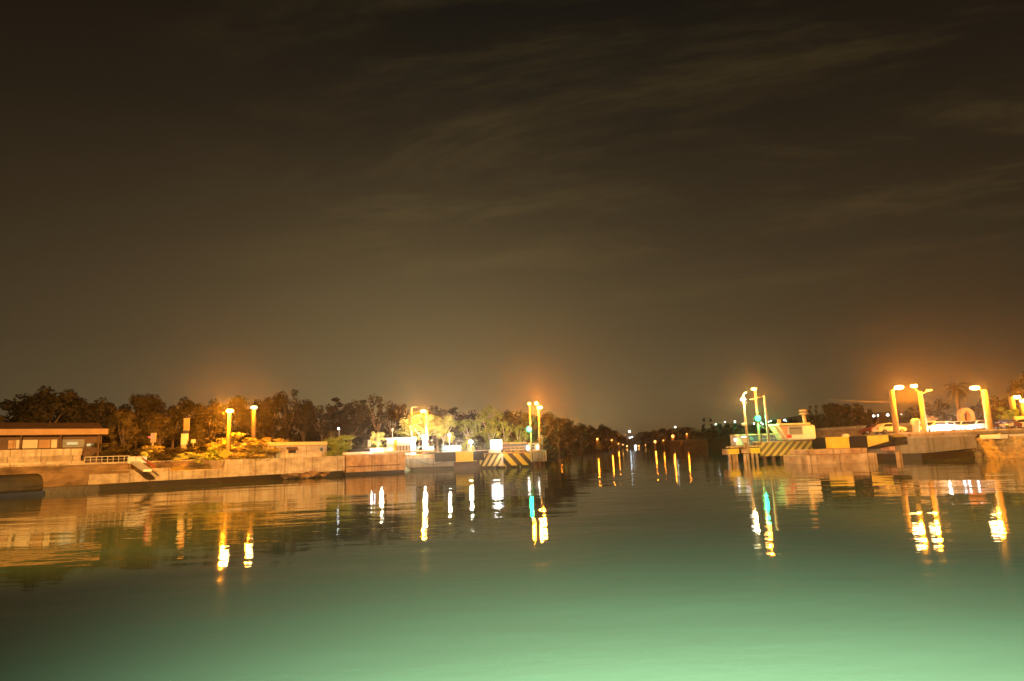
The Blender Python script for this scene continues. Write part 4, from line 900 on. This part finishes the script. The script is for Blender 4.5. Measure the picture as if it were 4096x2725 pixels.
# white control cabin
Yc = 98.5
r = thing('control_cabin', P(3190, 1765, Yc), 'white rounded bridge control cabin with stacked vent pipe on the roof', 'cabin')
q = BX(3150, 1700, 3266, 1761, Yc, 4.4)
MB().box(q[0], q[1], Yc, Yc+4.4, q[4], q[5], bev=0.42).build('shell', M['white'], r, smooth=True)
q3 = BX(3112, 1693, 3238, 1701, Yc, 1); MB().box(q3[0], q3[1], Yc-0.35, Yc+4.2, q3[4], q3[5], bev=0.09).build('roof', M['roofy'], r)
a = BX(3112, 1703, 3152, 1758, Yc, 1)
mb = MB(); mb.prism([(a[0]+0.25, a[5]), (a[1]+0.3, a[5]), (a[1]+0.3, a[4]), (a[0]+1.3, a[4]), (a[0]+0.9, a[4]+0.9)], 'y', Yc+0.15, Yc+4.0); mb.build('nose', M['pink'], r)
q2 = BX(3158, 1707, 3208, 1737, Yc, 0.1); f = MB().box(q2[0]-0.1, q2[1]+0.1, Yc-0.06, Yc+0.05, q2[4]-0.1, q2[5]+0.1).build('window', M['steel'], r)
MB().box(q2[0], q2[1], Yc-0.1, Yc-0.065, q2[4], q2[5]).build('pane', M['wing'], f); MB().box(q2[0]+0.1, q2[1]-0.1, Yc-0.14, Yc-0.105, q2[5]-0.28, q2[5]-0.18).build('glazing_bar', M['black'], f)
a = BX(3150, 1738, 3166, 1752, Yc, 0.1); MB().box(a[0], a[1], Yc-0.05, Yc+0.02, a[4], a[5]).build('red_panel', M['red'], r)
za = lambda py: P(3215, py, Yc+1).z; xs_ = P(3214, 1670, Yc+1).x
vs2 = MB().tube((xs_+0.12, Yc+1, za(1694)), (xs_, Yc+1, za(1655)), 0.24, seg=14).build('vent_pipe', M['conco'], r)
for (y0_, y1_, rr) in ((1650, 1660, 0.55), (1638, 1648, 0.57)): MB().ball((xs_, Yc+1, (za(y0_)+za(y1_))/2), rr, (1, 1, 0.32)).build('vent_cap', M['conco'], vs2)
MB().box(*BX(3112, 1678, 3124, 1694, Yc+1, 0.4)).build('chimney', M['conco'], r)
# black and yellow girder, right
Yg = 87; YY_ = lambda v: 99.4+(87-99.4)*(v-3252)/(3577-3252)
gx = {v: (XZ(v, 2.5, YY_(v)), YY_(v)) for v in (3252, 3303, 3397, 3470, 3555, 3577)}
zt, zb_ = 3.27, 1.72
r = thing('bridge_girder', (gx[3252][0], gx[3252][1], 1.6), 'black and yellow banded bridge girder with tapered end right of the white cabin', 'girder')
gd_ = Vector((gx[3577][0]-gx[3252][0], gx[3577][1]-gx[3252][1], 0)).normalized(); gn = Vector((-gd_.y, gd_.x, 0))*2.4
mb = MB()
def seg(v0, v1, za0, za1, zc0, zc1, m_):
    A, B = gx[v0], gx[v1]; mb.plan([A, B, (B[0]+gn.x, B[1]+gn.y), (A[0]+gn.x, A[1]+gn.y)], [za0, za1, za1, za0], [zc0, zc1, zc1, zc0], m=m_)
seg(3252, 3303, zb_, zb_, zt, zt, 0); seg(3303, 3397, zb_, zb_, zt, zt, 1); seg(3397, 3470, zb_, zb_, zt, zt, 0)
seg(3470, 3555, zb_+0.05, zb_+0.75, zt, zt, 1); seg(3555, 3577, zb_+0.75, zb_+0.9, zt, zt-0.3, 0); seg(3470, 3577, zb_-0.15, zb_+0.25, zb_+0.047, zb_+0.80, 0)
mb.build('girder_beam', [M['black'], M['yellow']], r)
q = BX(3375, 1736, 3400, 1748, YY_(3388)+0.5, 0.6); MB().prism([(q[0], q[4]), (q[0]+0.25, q[5]), (q[1]-0.2, q[5]), (q[1], q[4])], 'y', q[2], q[2]+0.7).build('bracket', M['cream'], r)
r = thing('footing', (P(3370, 1850, 84).x, 84, 0), 'orange lit concrete footing in the water under the banded right girder', 'footing')
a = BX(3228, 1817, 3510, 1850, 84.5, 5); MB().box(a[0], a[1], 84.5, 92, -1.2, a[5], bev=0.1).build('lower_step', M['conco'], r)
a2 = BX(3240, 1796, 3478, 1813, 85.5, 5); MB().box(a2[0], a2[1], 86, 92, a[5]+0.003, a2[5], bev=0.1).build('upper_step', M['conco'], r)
# right quay
q0 = XZ(3478, 2, 87.5); q1 = XZ(3700, 2, 87.5)
r = thing('quay_wall', (q0, 87.5, 0), 'grey undercut quay wall right of the orange footing', 'quay wall')
MB().plan([(XZ(3470, 2, 94.5), 94.5), (XZ(3600, 2, 88.5), 88.5), (q1, 87.5), (q1+7, 88), (q1+8, 110), (q0*1.24, 110)], [0.8, 0.8, 0.8, 1.2, 1.2, 0.8], 2.75).build('wall_face', M['conc2'], r)
MB().plan([(XZ(3470, 2, 94.5)+0.5, 95), (XZ(3600, 2, 89.3), 89.3), (q1, 88.6), (q1+6.9, 88.6), (q1+7, 109), (q0*1.23, 109)], -1.2, 0.795).build('wet_shaded_foot', M['algae_shade'], r)
MB().plan([(XZ(3470, 2, 94.5)-0.1, 94.4), (XZ(3600, 2, 88.5)-0.1, 88.3), (q1, 87.3), (q1+7.1, 87.8), (q1+7.1, 90), (q1-1, 91), (XZ(3470, 2, 94.5)+0.8, 96)], 2.753, 2.95).build('coping', M['conc'], r)
q = BX(3548, 1785, 3570, 1803, 89.9, 0.2); MB().box(q[0], q[1], 89.3, 91.5, q[4], q[5]).build('patch', M['pink'], r)
for px, lab in ((3598, 'short mooring pile in the water below the grey right quay'), (3745, 'thick stub pile between grey quay and rock ledge')):
    a = G(px, 1842 if px < 3700 else 1830); o = MB().tube((a.x, a.y, -1), (a.x, a.y, 1.1), 0.42, 0.36, 14).build('mooring_pile', M['conco']); tag(o, lab, 'pile', 'mooring piles at the right quay')
r = thing('road_kerb', (q0+3, 91, 2.9), 'upper concrete road edge with dark band carrying the right lamp posts', 'kerb')
zk = 3.35
MB().plan([(q0+5.5, 95.5), (q1, 90.5), (q1+12, 89.5), (q1+34, 86.5), (q1+44, 112), (q0*1.24+2.5, 112)], 2.96, zk).build('road_edge', M['conc2'], r)
MB().plan([(q0+5.4, 95.4), (q1, 90.4), (q1+12, 89.4), (q1+34, 86.4), (q1+34, 87), (q1+12, 90), (q1, 91), (q0+5.6, 96)], zk+0.003, zk+0.22).build('kerbstone', M['conc'], r)
q = BX(3998, 1736, 4110, 1754, 80.5, 2); o = MB().box(q[0], q[1], 80.5, 84, q[4], q[5], bev=0.1).build('white_ledge', M['white']); tag(o, 'bright pale concrete ledge above the rocks at the right edge', 'ledge')
# rocks
nx_, ny_ = 150, 60; V = []; F = []
for j in range(ny_):
    for i in range(nx_):
        u, v = i/(nx_-1), j/(ny_-1); px = 3770+u*520
        b0 = G(px, np.interp(px, [3770, 3900, 4000, 4096, 4300], [1822, 1829, 1832, 1836, 1842]))
        hmax = np.interp(px, [3770, 3830, 3950, 4096, 4300], [0.7, 1.6, 2.5, 2.8, 2.8])
        x_, y_ = b0.x+v*1.6, b0.y+v*9.0; z_ = -0.5+(hmax+0.5)*min(1, v*1.15)**1.0
        nv = noise.noise(Vector((x_*0.45, y_*0.45, z_*1.6)))*0.8+noise.noise(Vector((x_*1.3, y_*1.3, z_*3)))*0.4
        z_ += nv*0.75; st_ = math.floor(z_/0.5)*0.5; z_ = z_*0.3+st_*0.7
        V.append((x_+noise.noise(Vector((x_, y_, 5)))*0.3, y_-nv*0.9, z_))
F = [(j*nx_+i, j*nx_+i+1, (j+1)*nx_+i+1, (j+1)*nx_+i) for j in range(ny_-1) for i in range(nx_-1)]
me = mkmesh('rock_bank', V, F, M['rock']); o = bpy.data.objects.new('rock_bank', me); C.objects.link(o); tag(o, kind='structure')
# right lamp posts
zr_ = 3.45
lamp_post('street_lamp', 3586, 1728, 92.5, 3592, 1551, 'thick concrete lamp post with the brightest orange lamp of the right bank', energy=27000, rad=(0.40, 0.34), headw=1.2, zbase=zr_, topy=1562)
r = lamp_post('street_lamp', 3703, 1742, 93.5, 3652, 1546, 'thick lamp post with two arms, second of the right bank lamps', energy=17000, rad=(0.38, 0.28), headw=0.9, zbase=zr_, topy=1566)
a, b_ = P(3683, 1580, 93.5), P(3716, 1562, 93.5); MB().path([a, b_], 0.06).build('arm', M['metal'], r); MB().box(b_.x-0.4, b_.x+0.3, 93.2, 93.6, b_.z-0.1, b_.z+0.12, bev=0.04).build('lamp_head', M['cream'], r)
r = lamp_post('street_lamp', 3962, 1732, 90, 3894, 1553, 'thick leaning-arm lamp post left of the parked motorbikes', energy=22000, rad=(0.42, 0.36), headw=1.2, zbase=zr_, topy=1560)
r = lamp_post('street_lamp', 4052, 1640, 104, 4062, 1590, 'short pillar lamp above the bright green bush at the right edge', energy=10000, rad=(0.42, 0.4), headw=1.1)
r = lamp_post('street_lamp', 4094, 1650, 100, 4088, 1604, 'pillar lamp cut by the right edge of the view', energy=8000, rad=(0.42, 0.4), headw=1.0)
# vent cylinder
a = P(3667, 1735, 91.5); r = thing('vent_column', (a.x, 91.5, zr_), 'stout cream cylinder vent with wide cap between two right lamp posts', 'vent')
zz = lambda py: P(3665, py, 91.5).z; MB().tube((a.x, 91.5, zr_), (a.x, 91.5, zz(1698)), 0.44, seg=20).build('shaft', M['cream'], r); MB().tube((a.x, 91.5, zz(1698)+0.003), (a.x, 91.5, zz(1680)), 0.58, 0.58, seg=20).build('cap', M['cream'], r); MB().tube((a.x, 91.5, zz(1680)+.003), (a.x, 91.5, zz(1675)), 0.5, 0.3, seg=20).build('lid', M['cream'], r)
# cables
for (A_, B_, sg, lab) in ((P(3310, 1598, 100), P(3700, 1601, 96), 0.3, 'long overhead wire crossing behind the brightest right lamp'), (P(3700, 1601, 96), P(3830, 1602, 110), 0.3, 'overhead wire running on towards the palm')):
    o = MB().path([A_.lerp(B_, i/10)-Vector((0, 0, sg*math.sin(i/10*math.pi))) for i in range(11)], 0.018).build('overhead_wire', M['conco']); tag(o, lab, 'wire')
# cars on the right
a = P(3622, 1745, 90.6); make_car('cream car with rounded roof below the two right lamp posts', (a.x, 94.4, zr_), R(8), 'car_cream')
for (px, Y, rz, pt, hd, lab) in ((3500, 96, 172, 'car_red', None, 'low dark red car just behind the tapered girder end'), (3775, 97, 200, 'car_white', 'e_cool', 'white car with blazing headlights right of the red parasol'), (3835, 98, 215, 'car_white', 'e_cool', 'middle white car with headlights below the arch'),
        (3900, 96.5, 205, 'car_white', 'e_cool', 'white car with headlights at the foot of the leaning-arm lamp post'), (3740, 94.5, 188, 'car_cream', None, 'cream car nearest the kerb beside the second right lamp post'), (4010, 96, 165, 'car_red', None, 'dark red car behind the motorbikes'), (4080, 97.5, 160, 'car_white', None, 'white car at the right edge behind the motorbikes')):
    xx = XZ(px, 4, Y); make_car(lab, (xx, Y, zr_), R(rz), pt, hd)
for px in (3770, 3840, 3905): light(P(px, 1724, 93.3), 2600, (1, 0.93, 0.85), 0.25, name='headlight_glow')
# motorbikes
def moto(px, Y, label, rz, pt):
    xx = XZ(px, 4, Y); r = thing('motorbike', (xx, Y, zr_), label, 'motorbike', 'motorbikes parked on the right bank'); r.rotation_euler = (0, 0, rz); local(r)
    for x_ in (-0.68, 0.68): w_ = MB().tube((x_, -0.06, 0.31), (x_, 0.06, 0.31), 0.31, seg=18).build('wheel', M['tyre'], r); MB().tube((x_, -0.07, 0.31), (x_, 0.07, 0.31), 0.16, seg=12).build('rim', M['metal'], w_)
    MB().prism([(-0.75, 0.62), (-0.3, 0.42), (0.35, 0.42), (0.5, 0.8), (0.1, 0.85), (-0.7, 0.78)], 'y', -0.14, 0.14).build('body', M[pt], r)
    MB().box(-0.75, 0.05, -0.13, 0.13, 0.80, 0.90, bev=0.04).build('seat', M['black'], r)
    MB().path([(0.7, 0, 0.31), (0.42, 0, 1.02)], 0.04).build('fork', M['metal'], r); MB().path([(0.38, -0.35, 1.05), (0.44, 0, 1.0), (0.38, 0.35, 1.05)], 0.025).build('handlebar', M['metal'], r)
    MB().ball((0.58, 0, 0.88), 0.11).build('headlight', M['wing'], r)
moto(3985, 91.8, 'left motorbike beside the leaning-arm lamp post', 0.3, 'car_red'); moto(4012, 92, 'middle motorbike of the three at the right', 0.25, 'car_white'); moto(4042, 91.6, 'right motorbike of the three at the right', 0.35, 'car_white')
# arch with canopy
Ya = 103
cx_, zc = P(3869, 1655, Ya).x, P(3869, 1662, Ya).z
r = thing('arch_gate', (cx_, Ya, 3.4), 'pink round-topped arch with pale sloping canopy in front, above the parked cars', 'arch')
R1, R0 = 28/FPX*Ya, 13/FPX*Ya; zb_ = P(3869, 1682, Ya).z
outer = [(cx_-R1, zb_)] + [(cx_-R1*math.cos(t), zc+R1*1.05*math.sin(t)) for t in np.linspace(0, math.pi, 15)] + [(cx_+R1, zb_)]
inner = [(cx_+R0*0.8, zb_)] + [(cx_+R0*math.cos(t), zc+R0*1.2*math.sin(t)) for t in np.linspace(0, math.pi, 15)] + [(cx_-R0*0.8, zb_)]
mb = MB(); bm = mb.bm; A1 = [bm.verts.new((u, Ya, z)) for u, z in outer]; A2 = [bm.verts.new((u, Ya, z)) for u, z in inner[::-1]]; B1 = [bm.verts.new((u, Ya+0.9, z)) for u, z in outer]; B2 = [bm.verts.new((u, Ya+0.9, z)) for u, z in inner[::-1]]
for i in range(len(A1)-1):
    bm.faces.new((A1[i], A1[i+1], A2[i+1], A2[i])); bm.faces.new((B1[i], B2[i], B2[i+1], B1[i+1])); bm.faces.new((A1[i], B1[i], B1[i+1], A1[i+1])); bm.faces.new((A2[i], A2[i+1], B2[i+1], B2[i]))
mb.build('arch_ring', M['pink'], r)
q = BX(3848, 1682, 3900, 1682.5, Ya, 1); q2 = BX(3870, 1706, 3958, 1706.5, Ya-3, 1)
mb = MB(); v_ = [(q[0], Ya+0.8, q[5]), (q[1], Ya+0.8, q[5]), (q2[1], Ya-3, q2[5]), (q2[0], Ya-3, q2[5])]; hi = [bmv for bmv in (mb.bm.verts.new(p_) for p_ in v_)]; lo = [mb.bm.verts.new((p_[0], p_[1], p_[2]-0.25)) for p_ in v_]
mb.bm.faces.new(hi); mb.bm.faces.new(lo[::-1]); [mb.bm.faces.new((hi[i], lo[i], lo[(i+1) % 4], hi[(i+1) % 4])) for i in range(4)]
mb.build('canopy', M['concw'], r)
mb = MB(); mb.box(cx_-R1, cx_+R1, Ya+0.1, Ya+0.7, 3.2, zb_-0.3); mb.build('arch_base', M['cream'], r)
for x_ in (q2[0]+0.2, q2[1]-0.2): MB().tube((x_, Ya-2.8, 3.2), (x_, Ya-2.8, q2[4]-0.2), 0.08).build('canopy_post', M['cream'], r)
# red parasol
a = P(3742, 1735, 95); r = thing('parasol', (a.x, 95, zr_), 'small red dome parasol right of the second right lamp post', 'parasol')
zt = P(3742, 1692, 95).z; MB().tube((a.x, 95, zr_), (a.x, 95, zt), 0.05).build('pole', M['cream'], r)
mb = MB(); mb.ball((a.x, 95, zt-0.75), 0.8, (1, 1, 0.95), 2); bmesh.ops.delete(mb.bm, geom=[v for v in mb.bm.verts if v.co.z < zt-0.8], context='VERTS'); mb.build('shade', M['red'], r)
r = thing('small_kiosk', (P(3728, 1700, 101).x, 101, 3.3), 'small pale kiosk with stepped roof behind the red parasol', 'kiosk')
MB().box(*BX(3712, 1682, 3745, 1725, 101, 2)).build('walls', M['cream'], r); MB().box(*BX(3706, 1672, 3752, 1681.5, 100.8, 2.4), bev=0.05).build('roof', M['conc2'], r); MB().box(*BX(3718, 1664, 3736, 1671.5, 101.3, 1.0), bev=0.05).build('roof_cap', M['conc2'], r)
# long retaining wall with pale rail behind
A_, B_ = P(3268, 1714, 140), P(3660, 1690, 118)
r = thing('retaining_wall', (A_.x, A_.y, 3), 'long brown retaining wall with pale top rail behind the right girder', 'wall')
mb = MB(); mb.plan([(A_.x, A_.y), (B_.x, B_.y), (B_.x+1, B_.y+1), (A_.x, A_.y+1)], 2.5, [A_.z-0.5, B_.z-0.5, B_.z-0.5, A_.z-0.5]); mb.build('wall_face', M['stone'], r)
mb = MB(); mb.plan([(A_.x, A_.y-0.2), (B_.x, B_.y-0.2), (B_.x+1, B_.y+1), (A_.x, A_.y+1)], [A_.z-0.49, B_.z-0.49, B_.z-0.49, A_.z-0.49], [A_.z, B_.z, B_.z, A_.z]); mb.build('rail', M['conc2'], r)
# right trees
for (kd, px, py, wd, Y, mm, lab) in (('pine', 3238, 1622, 45, 150, 'leafd', 'dark narrow tree just right of the cabin vent pipe'), ('pine', 3262, 1620, 40, 152, 'leafd', 'second dark narrow tree right of the cabin vent pipe'), ('broad', 3300, 1612, 70, 150, 'leafd', 'dark upright tree left of the big flat-topped tree'),
        ('broad', 3360, 1610, 130, 148, 'leafo', 'left half of the big flat-topped dark tree behind the girder'), ('broad', 3420, 1612, 120, 150, 'leafo', 'right half of the big flat-topped dark tree behind the girder'), ('broad', 3470, 1635, 70, 155, 'leafd', 'small dark tree sloping down at the right of the flat-topped tree'),
        ('bush', 3270, 1680, 90, 146, 'leafd', 'low dark bush under the narrow trees'), ('broad', 3650, 1620, 120, 135, 'leafo', 'brown lit tree behind the second right lamp post'), ('broad', 3740, 1600, 120, 140, 'leafo', 'dim tree between the second lamp post and the palm'),
        ('broad', 3800, 1650, 110, 125, 'leafo', 'low brown tree at the foot of the palm'), ('broad', 3930, 1590, 110, 130, 'leafo', 'dim brown tree behind the leaning-arm lamp post'), ('broad', 3990, 1585, 110, 128, 'leafo', 'brown tree left of the short pillar lamp'),
        ('broad', 4085, 1482, 120, 122, 'leafo', 'tall orange brown tree at the right edge'), ('bush', 4030, 1622, 110, 100.5, 'leafg', 'bright green bush below the short pillar lamp'), ('bush', 3985, 1680, 100, 101.5, 'leafo', 'low bush right of the arch canopy'), ('bush', 3790, 1690, 90, 107, 'leafo', 'low bush left of the pink arch')):
    tree(kd, px, py, wd, Y, lab, mm)
o = MB().box(*BX(4060, 1665, 4120, 1695, 99.5, 3)).build('planter_wall', M['cream']); tag(o, 'pale wall block under the pillar lamp at the right edge', 'wall')
# palm
Yp = 112; a = P(3830, 1680, Yp); zt = P(3822, 1555, Yp).z; xt = P(3822, 1555, Yp).x
r = thing('palm_tree', (xt, Yp, 3.3), 'fuzzy palm tree with drooping fronds left of the leaning-arm lamp post', 'palm')
MB().tube((xt, Yp, 3.2), (xt, Yp, zt), 0.32, 0.26, 10).build('trunk', M['bark'], r)
V = []; F = []
for k in range(46):
    az = random.uniform(0, 6.28); e0 = random.uniform(-0.9, 1.2); Lf = random.uniform(1.9, 2.8); p = np.array([xt, Yp, zt]); d = np.array([math.cos(az)*math.cos(e0), math.sin(az)*math.cos(e0), math.sin(e0)]); prev = None
    for s_ in range(8):
        p2 = p+d*Lf/8; d = d+np.array([0, 0, -0.22]); d /= np.linalg.norm(d); sd = np.cross(d, [0, 0, 1]); sd /= (np.linalg.norm(sd)+1e-6); ww = 0.42*math.sin((s_+1)/9*math.pi)+0.05
        for sg in (-1, 1):
            for q_ in range(2):
                o_ = p+(p2-p)*q_*0.5; tip = o_+sd*sg*ww+d*0.15+np.array([0, 0, -0.12]); i = len(V); V += [tuple(o_), tuple(o_+d*0.1), tuple(tip)]; F.append((i, i+1, i+2))
        p = p2
me = mkmesh('fronds', [tuple(np.array(v)-np.array([xt, Yp, 3.3])) for v in V], F, M['leafo']); o = bpy.data.objects.new('fronds', me); C.objects.link(o); o.parent = r

# haze added for halos round the lamps: one closed box round the scene
mh = bpy.data.materials.new('haze'); mh.use_nodes = True; hn = mh.node_tree; hn.nodes.clear()
pv = hn.nodes.new('ShaderNodeVolumePrincipled'); pv.inputs['Color'].default_value = (1.0, 0.86, 0.66, 1); pv.inputs['Density'].default_value = 0.00036; pv.inputs['Anisotropy'].default_value = 0.92
ho = hn.nodes.new('ShaderNodeOutputMaterial'); hn.links.new(pv.outputs[0], ho.inputs['Volume'])
o = MB().box(-2700, 3300, -70, 4300, -3, 60).build('haze', mh); tag(o, kind='stuff', label='thin even haze added over the harbour for glow round the lamps', cat='haze')

for o in bpy.data.objects:
    if '_org' in o: del o['_org']
